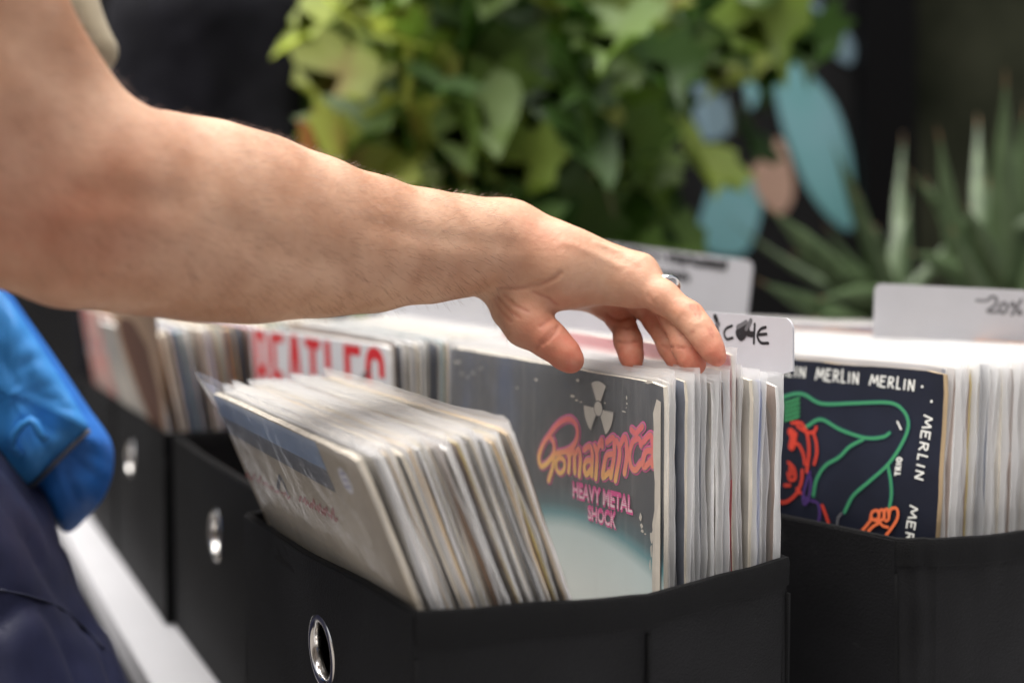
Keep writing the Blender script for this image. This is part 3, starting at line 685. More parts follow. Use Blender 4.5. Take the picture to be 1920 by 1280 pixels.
def mw_edge(right_px, top_py, Z, xdir, hgt, w, lean=0, roll=0):
    """card whose top right corner sits at a given place; xdir = horizontal unit vector towards that corner"""
    c = W(right_px, top_py, Z); x = Vector(xdir).normalized(); y = Vector((0,0,1)).cross(x)
    rot = Matrix(((x.x, y.x, 0), (x.y, y.y, 0), (0, 0, 1))).to_4x4() @ Matrix.Rotation(R(lean), 4, 'X') @ Matrix.Rotation(R(roll), 4, 'Y')
    return Matrix.Translation(c-(rot.to_3x3() @ Vector((w/2, 0, hgt)))) @ rot
def a_card(A):
    z = lambda x, y: (880+x/3, 360+y/3); w = .0021
    for p in ([(1388,718),(1392,745),(1400,782)], [(1478,752),(1445,768),(1434,795),(1448,826),(1482,820)], [(1572,752),(1570,785),(1602,792)], [(1606,742),(1603,800),(1601,850)], [(1668,760),(1638,772),(1621,808),(1640,846),(1682,850)], [(1624,802),(1672,798)],
              [(985,745),(1018,747)], [(1035,790),(1045,830)], [(1110,770),(1085,800),(1100,835)]): A.pstroke([z(*q) for q in p], w, 0)
    for p in ([(1515,760),(1550,748),(1556,790),(1530,820),(1510,795),(1520,758)], [(1520,770),(1545,800)], [(1525,755),(1540,810)], [(1535,762),(1560,790),(1590,800)], [(1392,720),(1384,700)], [(1545,790),(1568,776)]): A.pstroke([z(*q) for q in p], .0042, 0)
    for p in ([(1510,760),(1560,730)], [(1405,740),(1375,770)], [(1560,770),(1585,720)]): A.pstroke([z(*q) for q in p], .003, 1)
card(mw_edge(1488, 597, .742, -U, .352, .332), .332, .352, a_card, 'grey card with smeared black capitals, at the back of the nearest box by the fingertips', foot=.03)
card(mw_edge(975, 552, 1.035, -U, .36, .332), .332, .36, lambda A: A.stroke([(-.03,.30),(-.02,.304)], .002, 0), 'blank grey card at the back of the second box, left of the wrist')
def a_20(A):
    A.pstroke([(1831,563),(1847,564)], .0022, 1)
    for p in ([(1852,563),(1860,556),(1868,560),(1866,572),(1852,583),(1870,585)], [(1880,568),(1874,578),(1880,587),(1888,580),(1886,569),(1880,568)], [(1897,590),(1915,562)], [(1899,567),(1896,572),(1901,573),(1899,567)], [(1912,581),(1909,587),(1914,588),(1912,581)]): A.pstroke(p, .0024, 1)
xE = Vector((.80,-.30,0)).normalized()
card(mw_edge(2005, 548, .925, xE, .35, .150, roll=2.2), .150, .35, a_20, 'grey discount card reading minus 20 percent in the turned box on the right', r=.006)
def a_sign(A):
    rr = random.Random(9)
    def row(x0, y0, x1, y1, n, hgt, w):
        for i in range(n):
            t = i/(n-1); x = x0+(x1-x0)*t; y = y0+(y1-y0)*t
            A.pstroke([(x, y-hgt), (x+rr.uniform(1,6), y+rr.uniform(-hgt,hgt)), (x+rr.uniform(0,6), y+hgt)], w, 0)
            if rr.random() < .5: A.pstroke([(x-2, y+rr.choice((-1,0,1))*hgt), (x+7, y+rr.choice((-1,0,1))*hgt)], w, 0)
    row(1160,466,1238,481,9,5,.0028); row(1252,484,1355,498,11,6,.0042); row(1215,511,1285,520,8,6,.0034)
card(mw_edge(1413, 489, 1.20, (.86,-.5,0), .372, .30, roll=6.5), .30, .372, a_sign, 'tall grey sign card with rows of black writing, behind the knuckles')
# records in the back-row box
bF = (Vector((-.42,.907,0)).normalized(), Vector((.907,.42,0)).normalized(), Vector((.30,1.12,0)))
xs = Vector((.86,-.5,0)).normalized(); bF = (-xs, Vector((.5,.86,0)), Vector((.235,1.26,0)))
M['pinkish'] = mat('pinkish_print', (.62,.48,.42), .5, color2=(.10,.16,.30), vscale=16)
M['brownish'] = mat('brownish_print', (.22,.13,.12), .5, color2=(.45,.35,.33), vscale=16)
for i, (m_, e_, lb) in enumerate((('pinkish','white','pale record with pink and blue print at the right foot of the tall sign'), ('brownish','cream','brown patterned record leaning right at the foot of the tall sign'))):
    mw = rec_matrix(-.16+.0*i, .0+.014*i-.03, -2, -3*i, T+.004+.012, basis=(-xs, Vector((.5,.86,0)), Vector((.2290+.028*i,1.150,0))))
    cov = art_cover(mw, [m_, 'face_a', 'e_'+e_], lambda A: None, i)
    record(mw, lb, cover=cov, seed=i)

# ------------------------------------------------------------------ implicit surfaces -> mesh
def smin(a, b, k):
    h = np.clip(.5+.5*(b-a)/k, 0, 1); return b*(1-h)+a*h-k*h*(1-h)
class Cone:
    """tapered limb piece with elliptical section; e1 = direction of the first radius"""
    def __init__(s, a, b, ra, rb, e1=(0,0,1)):
        s.a = np.array(a, float); s.b = np.array(b, float); s.ra = np.array(ra if isinstance(ra, (tuple, list)) else (ra, ra), float); s.rb = np.array(rb if isinstance(rb, (tuple, list)) else (rb, rb), float)
        d = s.b-s.a; s.l2 = max(1e-9, d@d); dn = d/math.sqrt(s.l2); e = np.array(e1, float); e = e-dn*(e@dn); nrm = np.linalg.norm(e)
        if nrm < 1e-4: e = np.array((1.,0,0)); e = e-dn*(e@dn); nrm = np.linalg.norm(e)
        s.e1 = e/nrm; s.e2 = np.cross(dn, s.e1); s.dn = dn
        s.R = max(s.ra.max(), s.rb.max()); s.mid = (s.a+s.b)/2; s.half = math.sqrt(s.l2)/2+s.R
    def __call__(s, P):
        q = P-s.a; t = np.clip((q@(s.b-s.a))/s.l2, 0, 1)[:, None]; w = q-t*(s.b-s.a); r = s.ra*(1-t)+s.rb*t; m = r.min(1)
        x = w@s.e1; y = w@s.e2; z = w@s.dn
        k = np.sqrt((x/r[:, 0])**2+(y/r[:, 1])**2+(z/m)**2); g = np.sqrt(x*x+y*y+z*z)
        return np.where(k < 1e-6, -m, (k-1)*g/np.maximum(k, 1e-6))
class Shape:
    """groups: list of (prims, inner k); group 0 is the trunk, the others are blended into it one at a time (k2) and never into each other"""
    def __init__(s, groups, k2, carve=(), disp=None): s.g = groups; s.k2 = k2; s.c = carve; s.disp = disp
    def ev(s, P, c=None, rad=None):
        def near(p): return c is None or np.linalg.norm(p.mid-c) < p.half+rad+.035
        def grp(ps, k):
            d = None
            for p in ps:
                if near(p):
                    e = p(P); d = e if d is None else smin(d, e, k)
            return d
        base = grp(*s.g[0]); res = base
        for i, (ps, k) in enumerate(s.g[1:]):
            d = grp(ps, k)
            if d is None: continue
            f = d if base is None else smin(base, d, s.k2[i] if isinstance(s.k2, (list, tuple)) else s.k2)
            res = f if res is None else np.minimum(res, f)
        if res is None: return np.full(len(P), 1.)
        for (poly, r, dep) in s.c:
            if c is not None and np.min(np.linalg.norm(poly-c, axis=1)) > rad+.02: continue
            m = np.full(len(P), 9.)
            for a, b in zip(poly, poly[1:]):
                q = P-a; t = np.clip((q@(b-a))/max(1e-9, (b-a)@(b-a)), 0, 1)[:, None]; m = np.minimum(m, np.linalg.norm(q-t*(b-a), axis=1))
            res = res+dep*np.exp(-(m/r)**2)
        if s.disp is not None: res = res+s.disp(P)
        return res
def mesh_shape(sh, lo, hi, h, name, n=14):
    lo = np.array(lo); nb = np.ceil((np.array(hi)-lo)/(h*n)).astype(int); N1 = nb*n+2
    g = np.stack(np.meshgrid(*[np.arange(n+1)]*3, indexing='ij'), -1); flat = g.reshape(-1, 3)
    vid = []; vpos = []; quads = []; rad = h*n*.87
    corners = [(i, j, k) for i in (0,1) for j in (0,1) for k in (0,1)]
    ed = [(a, b) for a in range(8) for b in range(a+1, 8) if sum(abs(corners[a][q]-corners[b][q]) for q in range(3)) == 1]
    gid = lambda I: (I[..., 0]*N1[1]+I[..., 1])*N1[2]+I[..., 2]
    cs = np.stack(np.meshgrid(*[np.arange(k) for k in nb], indexing='ij'), -1).reshape(-1, 3)
    cc = lo+(cs+.5)*h*n; dd = sh.ev(cc); act = cs[np.abs(dd) < rad*1.5+.012]
    for c in act:
        base = c*n; cen = lo+(base+n/2)*h
        val = sh.ev(lo+(base+flat)*h, cen, rad).reshape((n+1,)*3); ins = val < 0
        if ins.all() or not ins.any(): continue
        cv = np.stack([val[i:n+i, j:n+j, k:n+k] for i, j, k in corners], -1); ci = cv < 0
        mk = ci.any(-1) & ~ci.all(-1); idx = np.argwhere(mk); v = cv[mk]; s_ = ci[mk]
        acc = np.zeros((len(idx), 3)); cnt = np.zeros(len(idx))
        for a, b in ed:
            x = s_[:, a] != s_[:, b]
            t = np.where(x, v[:, a]/np.where(x, v[:, a]-v[:, b], 1), 0)[:, None]
            p = np.array(corners[a])+(np.array(corners[b])-np.array(corners[a]))*t
            acc += np.where(x[:, None], p, 0); cnt += x
        vpos.append(lo+(base+idx+acc/cnt[:, None])*h); vid.append(gid(base+idx+1))
        for ax in range(3):
            sl0 = [slice(0, n)]*3; sl1 = list(sl0); sl1[ax] = slice(1, n+1)
            A_, B_ = ins[tuple(sl0)], ins[tuple(sl1)]; e = np.argwhere(A_ != B_)
            if not len(e): continue
            fl = A_[tuple(e.T)]; b1, b2 = (ax+1) % 3, (ax+2) % 3; I = base+e+1; o1 = np.zeros(3, int); o1[b1] = 1; o2 = np.zeros(3, int); o2[b2] = 1
            q = np.stack([gid(I-o1-o2), gid(I-o2), gid(I), gid(I-o1)], -1); q[~fl] = q[~fl][:, ::-1]; quads.append(q)
    vid = np.concatenate(vid); vpos = np.concatenate(vpos); q = np.concatenate(quads)
    o = np.argsort(vid); vid = vid[o]; vpos = vpos[o]; pos = np.searchsorted(vid, q); pos = np.clip(pos, 0, len(vid)-1); ok = (vid[pos] == q).all(1); q = pos[ok]
    # pull the points onto the surface
    e = h*.4
    for _ in range(2):
        for st in range(0, len(vpos), 20000):
            P = vpos[st:st+20000]; d = sh.ev(P); G = np.stack([sh.ev(P+np.eye(3)[k]*e)-d for k in range(3)], -1)/e
            vpos[st:st+20000] = P-np.clip(d, -h*.5, h*.5)[:, None]*G/np.maximum((G*G).sum(1), .25)[:, None]
    me = bpy.data.meshes.new(name); me.vertices.add(len(vpos)); me.vertices.foreach_set('co', vpos.ravel()); me.loops.add(q.size); me.loops.foreach_set('vertex_index', q.ravel().astype(np.int32))
    me.polygons.add(len(q)); me.polygons.foreach_set('loop_start', np.arange(0, q.size, 4, dtype=np.int32)); me.polygons.foreach_set('loop_total', np.full(len(q), 4, dtype=np.int32)); me.update(calc_edges=True); me.validate()
    me.polygons.foreach_set('use_smooth', [True]*len(me.polygons))
    return me, vpos
def wave(P, f, a, seed=0.0):
    """cheap smooth noise from summed sines"""
    r = np.random.default_rng(int(seed)+11); s = np.zeros(len(P))
    for i in range(7):
        k = r.normal(size=3); k /= np.linalg.norm(k); s += np.sin(P@k*f*r.uniform(.6, 1.7)+r.uniform(0, 6.28)+1.3*np.sin(P@np.roll(k, 1)*f*.7))
    return s*a/3.5

# ------------------------------------------------------------------ the person reaching in
def wc(x, yt, yb, Z, dep=None):          # a limb station from its upper and lower outline
    c = W(x, (yt+yb)/2, Z); r = (yb-yt)/2/F*Z-.0042; return c, (r, (dep if dep else r*.85)-.003)
fore = [wc(60,175,545,.590,.050), wc(170,185,578,.608,.052), wc(300,203,598,.632,.050), wc(400,224,606,.652,.046), wc(500,252,604,.672,.043), wc(600,288,596,.693,.040), wc(700,323,586,.714,.036), wc(800,352,572,.737,.033), wc(880,369,557,.757,.031), wc(955,381,548,.775,.030)]
arm = []
for (a, ra), (b, rb) in zip(fore, fore[1:]): arm.append(Cone(a, b, ra, rb, (0,.25,1)))
def rr(px, Z): return px/2/F*Z
arm += [Cone(W(-5,360,.583), W(-85,170,.560), (.040,.044), (.050,.050), (1,0,0)), Cone(W(-85,170,.560), W(-140,-60,.555), (.050,.050), (.056,.054), (1,0,0)),
        Cone(W(-140,-60,.555), W(-240,-560,.56), (.056,.054), (.060,.06), (1,0,0)), Cone(W(-240,-560,.56), W(-330,-860,.60), (.06,.06), (.062,.062), (1,0,0)),
        Cone(W(30,425,.585), W(110,472,.595), .020, .023), Cone(W(20,60,.565), W(155,243,.600), .0290, .0280), Cone(W(60,230,.575), W(200,330,.60), .030, .034)]
palm = [Cone(W(955,464,.775), W(1055,500,.770), (.0300,.029), (.0262,.032), (0,.1,1)),
        Cone(W(1050,500,.760), W(1192,527,.757), (.0250,.017), (.0180,.0135), (0,0,1)),
        Cone(W(1040,497,.780), W(1200,520,.775), (.0240,.017), (.0165,.0130), (0,0,1)),
        Cone(W(1030,505,.795), W(1165,535,.790), (.0220,.016), (.0150,.0120), (0,0,1)),
        Cone(W(1010,512,.805), W(1115,545,.803), (.0200,.015), (.0130,.0115), (0,0,1))]
def finger(pts): 
    k = .93; return ([Cone(W(*a[:3]), W(*b[:3]), a[3]*k, b[3]*k) for a, b in zip(pts, pts[1:])]+[Cone(W(*p[:3]), W(p[0]+1, p[1], p[2]), p[4]*k, p[4]*k) for p in pts if len(p) > 4], .0055)
index = finger([(1192,527,.756,.0165), (1240,556,.744,.0118), (1292,593,.731,.0098), (1311,616,.724,.0086), (1326,640,.719,.0078), (1338,661,.715,.0062), (1346,672,.713,.0044)])
middle = finger([(1202,522,.776,.0150), (1240,560,.758,.0110), (1266,596,.748,.0096,.0100), (1276,622,.741,.0088), (1286,649,.736,.0085,.0086), (1296,674,.731,.0082), (1301,685,.729,.0072)])
ring = finger([(1168,540,.792,.0130), (1205,570,.775,.0105), (1233,598,.766,.0092,.0096), (1246,624,.759,.0085), (1258,650,.753,.0082,.0084), (1270,674,.748,.0078), (1275,684,.746,.0068)])
pinky = finger([(1122,548,.803,.0125), (1145,575,.790,.0100), (1163,596,.780,.0090,.0092), (1172,618,.772,.0086), (1177,640,.767,.0085,.0086), (1183,665,.760,.0084), (1186,680,.757,.0072)])
thumb = finger([(958,532,.770,.0200), (968,575,.762,.0175), (986,608,.754,.0140,.0148), (1008,624,.750,.0116), (1030,637,.747,.0112,.0117), (1050,653,.744,.0107), (1064,667,.742,.0102), (1073,676,.741,.0088)])
def body_disp(P):
    return wave(P, 38, .0012, 3)+wave(P, 110, .00045, 5)
trunk = (arm+palm, .016)
shape0 = Shape([trunk, index, middle, ring, pinky, thumb], [.009,.008,.008,.008,.014], disp=body_disp)
def hit(px, py):
    o = np.array(W(px, py, .40)); d = np.array(W(px, py, 1.0))-np.array((0,0,H)); d /= np.linalg.norm(d); t = 0
    for _ in range(80):
        s_ = shape0.ev((o+d*t)[None])[0]
        if s_ < 1e-4: break
        t += s_*.8
        if t > 1: return None
    return o+d*t
def crease(pts, r, dep):
    h_ = [hit(*p) for p in pts]; h_ = [p for p in h_ if p is not None]; return (np.array(h_), r, dep) if len(h_) > 1 else None
cr = [crease(*c) for c in (
    ([(1006,655),(1012,648),(1028,637),(1040,624),(1047,610)], .0011, .0016), ([(1012,640),(1024,630),(1036,616)], .0008, .0006), ([(1014,612),(1024,604),(1032,597)], .0012, .0012),
    ([(936,539),(960,541),(985,540),(1013,533),(1037,523),(1052,512)], .0013, .0016), ([(925,560),(940,585),(958,603)], .0011, .0007), ([(932,556),(952,580),(975,596)], .0011, .0006), ([(945,553),(965,572),(990,584)], .0010, .0006), ([(1000,548),(1030,560),(1045,572)], .0012, .0005),
    ([(1138,588),(1150,596),(1165,599),(1180,594),(1190,586)], .0011, .0015), ([(1156,640),(1168,642),(1182,642),(1197,639)], .0009, .0010), ([(1150,613),(1175,616),(1195,613)], .0008, .0003),
    ([(1269,650),(1282,653),(1300,648)], .0009, .0010), ([(1241,647),(1252,651),(1262,651)], .0009, .0009), ([(1276,628),(1300,622)], .0008, .0003),
    ([(1300,572),(1306,582),(1304,592)], .0008, .0005), ([(1309,574),(1314,586),(1311,597)], .0008, .0005), ([(1294,572),(1298,580)], .0008, .0004), ([(1334,615),(1338,624),(1335,632)], .0007, .0004), ([(1329,617),(1332,626)], .0007, .0004),
    ([(1140,470),(1170,490),(1195,500)], .003, .0004), ([(1215,555),(1230,572),(1232,585)], .0014, .0006), ([(1120,455),(1160,470)], .0022, -.0006), ([(700,420),(800,445),(900,455),(960,460)], .006, .0010), ([(420,430),(520,470),(640,500)], .010, .0018), ([(150,360),(260,372),(330,380)], .009, .0016),
    ([(1060,455),(1110,475),(1160,498)], .0032, -.0007))]
cr = [c for c in cr if c]
shape = Shape([trunk, index, middle, ring, pinky, thumb], [.009,.008,.008,.008,.014], carve=cr, disp=body_disp)
me, vp = mesh_shape(shape, (-.62,.47,1.02), (.17,.86,1.62), .00135, 'person')
red = np.zeros(len(vp)); crs = np.full(len(vp), 9.)
for p, r, s_ in ((W(1347,680,.712), .022, 1), (W(1301,690,.729), .026, 1), (W(1275,690,.746), .026, 1), (W(1186,685,.757), .03, 1), (W(1076,680,.741), .034, 1), (W(1030,640,.74), .03, .6), (W(1292,592,.731), .014, .5), (W(1240,556,.744), .02, .35), (W(1163,600,.78), .026, .8), (W(1240,600,.76), .03, .8), (W(1195,500,.75), .02, .3), (W(60,440,.53), .05, .45), (W(110,420,.545), .05, .4), (W(1040,430,.75), .03, .3)):
    red = np.maximum(red, s_*np.exp(-(np.linalg.norm(vp-np.array(p), axis=1)/r)**2))
for poly, r, dep in cr[:19]:
    for a, b in zip(poly, poly[1:]):
        q = vp-a; t = np.clip((q@(b-a))/max(1e-9, (b-a)@(b-a)), 0, 1)[:, None]; crs = np.minimum(crs, np.linalg.norm(q-t*(b-a), axis=1))
crv = np.exp(-(crs/.0011)**2)
at = me.attributes.new('flush', 'FLOAT', 'POINT'); at.data.foreach_set('value', red.astype(np.float32))
at = me.attributes.new('fold', 'FLOAT', 'POINT'); at.data.foreach_set('value', crv.astype(np.float32))
def skin_mat():
    m = bpy.data.materials.new('skin'); m.use_nodes = True; nt = m.node_tree; N = nt.nodes; Lk = nt.links.new; b = N['Principled BSDF']
    b.inputs['Roughness'].default_value = .55; b.inputs['Specular IOR Level'].default_value = .3
    b.inputs['Subsurface Weight'].default_value = .18; b.inputs['Subsurface Radius'].default_value = (.010,.004,.002); b.inputs['Subsurface Scale'].default_value = .6
    tc = N.new('ShaderNodeTexCoord')
    def nz(sc, d=5): n = N.new('ShaderNodeTexNoise'); n.inputs['Scale'].default_value = sc; n.inputs['Detail'].default_value = d; Lk(tc.outputs['Object'], n.inputs['Vector']); return n
    n1 = nz(22, 6); r1 = N.new('ShaderNodeValToRGB'); r1.color_ramp.elements[0].color = (.43,.225,.135,1); r1.color_ramp.elements[1].color = (.62,.385,.262,1); r1.color_ramp.elements[0].position = .35; r1.color_ramp.elements[1].position = .65; Lk(n1.outputs['Fac'], r1.inputs['Fac'])
    a = N.new('ShaderNodeAttribute'); a.attribute_name = 'flush'; n2 = nz(120); mm = N.new('ShaderNodeMath'); mm.operation = 'MULTIPLY'; mx = N.new('ShaderNodeMix'); mx.data_type = 'RGBA'
    ad = N.new('ShaderNodeMath'); ad.operation = 'ADD'; ad.inputs[1].default_value = .35; Lk(n2.outputs['Fac'], ad.inputs[0]); Lk(a.outputs['Fac'], mm.inputs[0]); Lk(ad.outputs[0], mm.inputs[1]); Lk(mm.outputs[0], mx.inputs['Factor'])
    Lk(r1.outputs['Color'], mx.inputs['A']); mx.inputs['B'].default_value = (.50,.145,.095,1)
    f = N.new('ShaderNodeAttribute'); f.attribute_name = 'fold'; m2 = N.new('ShaderNodeMix'); m2.data_type = 'RGBA'; m3 = N.new('ShaderNodeMath'); m3.operation = 'MULTIPLY'; m3.inputs[1].default_value = .6
    Lk(f.outputs['Fac'], m3.inputs[0]); Lk(m3.outputs[0], m2.inputs['Factor']); Lk(mx.outputs['Result'], m2.inputs['A']); m2.inputs['B'].default_value = (.36,.12,.08,1); Lk(m2.outputs['Result'], b.inputs['Base Color'])
    n3 = nz(260, 8); bp = N.new('ShaderNodeBump'); bp.inputs['Strength'].default_value = .45; bp.inputs['Distance'].default_value = .001; Lk(n3.outputs['Fac'], bp.inputs['Height']); Lk(bp.outputs['Normal'], b.inputs['Normal'])
    return m
M['skin'] = skin_mat()
person = link('person', me, 'skin'); tag(person, 'person in navy trousers reaching a bare arm over the records from the left', 'person')
# short arm hair
cand = vp[(vp[:, 0] > -.40) & (vp[:, 0] < .0)]; sel = cand[rng.choice(len(cand), 15000, replace=False)]
e = .0008; d0 = shape0.ev(sel); G = np.stack([shape0.ev(sel+np.eye(3)[k]*e)-d0 for k in range(3)], -1); G /= np.linalg.norm(G, axis=1)[:, None]
hv = []; hf = []; axis = np.array((W(955,464,.775)-W(60,360,.59)).normalized())
for p, g in zip(sel, G):
    if g[2] < -.75 and random.random() < .6: continue
    if random.random() > .6+.4*max(0, g[2]): continue
    d = axis*.8+g*.55+np.array((0,0,-.35))+rng.normal(size=3)*.22; d -= g*min(0, (d@g)-.25); d /= np.linalg.norm(d); ln = random.uniform(.005,.010)
    s_ = np.cross(d, g); s_ /= np.linalg.norm(s_); q1 = p+d*ln*.55+g*.001; q2 = p+d*ln-g*.0008; w = .00006; b = len(hv)
    hv += [p-s_*w, p+s_*w, q1+s_*w, q1-s_*w, q2]; hf += [(b, b+1, b+2, b+3), (b+3, b+2, b+4)]
M['hair_brown'] = mat('arm_hair_brown', (.16,.07,.035), .5)
hm = bpy.data.meshes.new('arm_hair'); hm.from_pydata([tuple(v) for v in hv], [], hf); link('arm_hair', hm, 'hair_brown', person)
# silver ring, its top showing over the index finger
mb = MB(); c = W(1243,547,.7600); ax = (W(1240,560,.758)-W(1202,522,.776)).normalized(); a1 = ax.cross(Vector((0,0,1))).normalized(); a2 = ax.cross(a1)
def fr(x, y): an = x*2*math.pi; b = y*2*math.pi; r = .0126+.0009*math.cos(b); return c+(a1*math.cos(an)+a2*math.sin(an))*r+ax*.0024*math.sin(b)
mb.quad_grid(fr, 40, 10, closed_u=True); M['silver'] = mat('silver', (.85,.84,.82), .15, metal=1); mb.build('finger_ring', 'silver', person, True)

# trousers, shirt (the figure stands left of the frame)
def cloth_disp(a, f, s): return lambda P: wave(P*np.array((1,1,.55)), f, a, s)-a*.9*np.abs(np.sin(wave(P*np.array((1.2,1.2,.35)), f*.8, 2.2, s+9)))+wave(P, f*3, a*.14, s+4)
M['navy'] = mat('navy_cloth', (.018,.021,.055), .5, var=.2, vscale=14, bump=.15, bscale=900, sheen=.04, spec=.35)
tr = Shape([([Cone((-.565,.86,1.02), (-.500,.87,.90), (.115,.11), (.140,.13), (1,0,0)), Cone((-.500,.87,.90), (-.452,.86,.76), (.140,.13), (.152,.13), (1,0,0)), Cone((-.452,.86,.76), (-.45,.86,.72), (.152,.13), (.148,.13), (1,0,0)), Cone((-.43,.86,.72), (-.42,.86,.50), (.15,.13), (.10,.11), (1,0,0)), Cone((-.42,.86,.50), (-.44,.88,.08), (.10,.11), (.09,.09), (1,0,0)),
                  Cone((-.60,.98,.9), (-.62,1.02,.08), .11, .09)], .02)], .02, disp=cloth_disp(.0065, 52, 4))
me, _ = mesh_shape(tr, (-.80,.62,.0), (-.15,1.2,1.25), .006, 'trousers'); trousers = link('trousers', me, 'navy', person)
M['beige_shirt'] = mat('beige_shirt', (.50,.42,.29), .8, color2=(.30,.26,.18), vscale=7, bump=.4, bscale=400, sheen=.1)
sh_ = Shape([([Cone((-.62,.95,1.05), (-.66,.98,1.45), (.14,.17), (.17,.20), (1,0,0)), Cone((-.66,.98,1.45), (-.50,.78,1.52), .13, .10), Cone((-.50,.75,1.53), (-.42,.62,1.49), .095, .078),
                   Cone((-.62,.98,1.4), W(0,-120,1.0), .1, .05)], .05), ([Cone(W(30,-80,1.0), W(120,15,1.0), (.036,.02), (.028,.016)), Cone(W(120,15,1.0), W(186,112,1.0), (.028,.016), (.010,.009)), Cone(W(125,-60,1.0), W(194,88,1.0), (.012,.014), (.007,.011))], .012)], .015, disp=cloth_disp(.006, 50, 8))
me, _ = mesh_shape(sh_, (-.90,.50,.85), (-.25,1.25,1.72), .007, 'shirt'); link('shirt', me, 'beige_shirt', person)
# stitched seam on the trousers
def ray_on(shp, px, py, z0=.4):
    o = np.array(W(px, py, z0)); d = np.array(W(px, py, 1.0))-np.array((0,0,H)); d /= np.linalg.norm(d); t = 0
    for _ in range(120):
        s_ = shp.ev((o+d*t)[None])[0]
        if s_ < 1e-4: return Vector(o+d*(t-.0008))
        t += max(s_*.7, 1e-4)
        if t > 1.5: return None
M['navy_thread'] = mat('navy_thread', (.02,.024,.055), .6)
for path in ([(0,1105),(60,1118),(115,1140),(160,1178),(195,1215)], [(125,1010),(128,1030),(150,1070),(185,1150)]):
    pp = [ray_on(tr, *p) for p in path]; pp = [p for p in pp if p]
    if len(pp) > 1: mb = MB(); mb.tube([Vector(p) for p in crom(pp, 5)], .0010, 6); mb.build('seam', 'navy_thread', person, True)

# ------------------------------------------------------------------ blue bag
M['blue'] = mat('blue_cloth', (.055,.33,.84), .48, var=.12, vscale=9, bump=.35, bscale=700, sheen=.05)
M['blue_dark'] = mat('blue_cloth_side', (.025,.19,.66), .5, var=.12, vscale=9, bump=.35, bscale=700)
M['zip_grey'] = mat('zip_grey', (.10,.11,.14), .5)
def pillow(outline, Z, th, tilt=0.0, rings=9, bulge=.5, seed=0, n=80):
    pts = crom(outline+[outline[0]], 10)[:-1]; step = len(pts); c = sum(pts, Vector((0,0)))/step; mb = MB()
    def world(p, dz): zz = Z+dz+tilt*(p.x-c.x)/F; return W(p.x, p.y, zz)
    for side in (-1, 1):
        b = len(mb.v)
        for k in range(rings+1):
            s_ = 1-k/rings; prof = (1-s_**3.2)**.5
            for p in pts:
                q = c+(p-c)*s_; wv = (pnoise(Vector((q.x*.018, q.y*.018, seed)))*.006-abs(pnoise(Vector((q.x*.012+q.y*.008, q.y*.02-q.x*.01, seed+4))))*.008)*prof+pnoise(Vector((q.x*.05, q.y*.05, seed)))*.002*prof
                mb.v.append(tuple(world(q, side*th*prof*(1 if side > 0 else 1)+wv)))
        for k in range(rings):
            for i in range(step):
                f = (b+k*step+i, b+k*step+(i+1) % step, b+(k+1)*step+(i+1) % step, b+(k+1)*step+i); mb.f.append(f if side > 0 else f[::-1]); mb.m.append(0)
    return mb
v2 = lambda l: [Vector(p) for p in l]
bag = empty('blue_bag', W(40,780,.95)); tag(bag, 'bright blue cloth bag with a grey zip hanging between the person and the boxes', 'bag')
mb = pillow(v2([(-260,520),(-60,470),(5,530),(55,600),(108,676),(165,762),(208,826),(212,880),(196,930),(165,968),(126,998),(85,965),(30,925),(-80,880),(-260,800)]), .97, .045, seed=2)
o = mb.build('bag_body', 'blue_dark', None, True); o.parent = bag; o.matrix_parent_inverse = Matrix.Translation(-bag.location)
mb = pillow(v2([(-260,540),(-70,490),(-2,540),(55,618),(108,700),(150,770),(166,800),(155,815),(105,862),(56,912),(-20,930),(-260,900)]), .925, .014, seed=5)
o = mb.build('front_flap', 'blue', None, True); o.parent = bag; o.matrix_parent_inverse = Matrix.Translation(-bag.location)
mb = MB(); mb.tube([W(168,806,.925), W(140,832,.922), W(105,866,.92), (W(58,913,.922))], .0022, 8); o = mb.build('zip', 'zip_grey', None, True); o.parent = bag; o.matrix_parent_inverse = Matrix.Translation(-bag.location)
mb = MB(); mb.tube([W(*p) for p in ((38,852,.907),(24,836,.902),(27,815,.900),(42,796,.900),(58,786,.900),(66,793,.900),(74,812,.902),(86,824,.907))], .0034, 8); o = mb.build('handle', 'blue', None, True); o.parent = bag; o.matrix_parent_inverse = Matrix.Translation(-bag.location)
mb = MB(); mb.tube([W(-120,560,.95), W(-200,100,.90), W(-330,-500,.78)], .012, 8); o = mb.build('shoulder_strap', 'blue_dark', None, True); o.parent = bag; o.matrix_parent_inverse = Matrix.Translation(-bag.location)

# ------------------------------------------------------------------ standing person in the background
M['black_coat'] = mat('black_coat', (.009,.009,.013), .85, spec=.12, var=.4, vscale=6, bump=.3, bscale=300)
M['dark_trousers'] = mat('dark_trousers', (.014,.013,.016), .8); M['dark_hair'] = mat('dark_hair', (.02,.014,.01), .5)
bx, by = -.508, 1.90
bd = Shape([([Cone((bx,by,1.58), (bx,by,1.69), .055, .055), Cone((bx,by,1.80), (bx,by-.01,1.84), (.078,.10), (.075,.095), (1,0,0)), Cone((bx,by-.08,1.74), (bx,by-.09,1.77), .035, .045),
                  Cone((bx,by,1.0), (bx,by,1.53), .10, .11), Cone((bx-.13,by,.86), (bx-.13,by-.02,.80), .028, .026), Cone((bx+.13,by,.86), (bx+.13,by-.02,.80), .028, .026)], .03)], .02)
me, _ = mesh_shape(bd, (bx-.3,by-.25,.70), (bx+.3,by+.25,1.98), .011, 'person'); p2 = link('person', me, 'skin'); tag(p2, 'person in a black coat standing in the background left of the leafy vine', 'person')
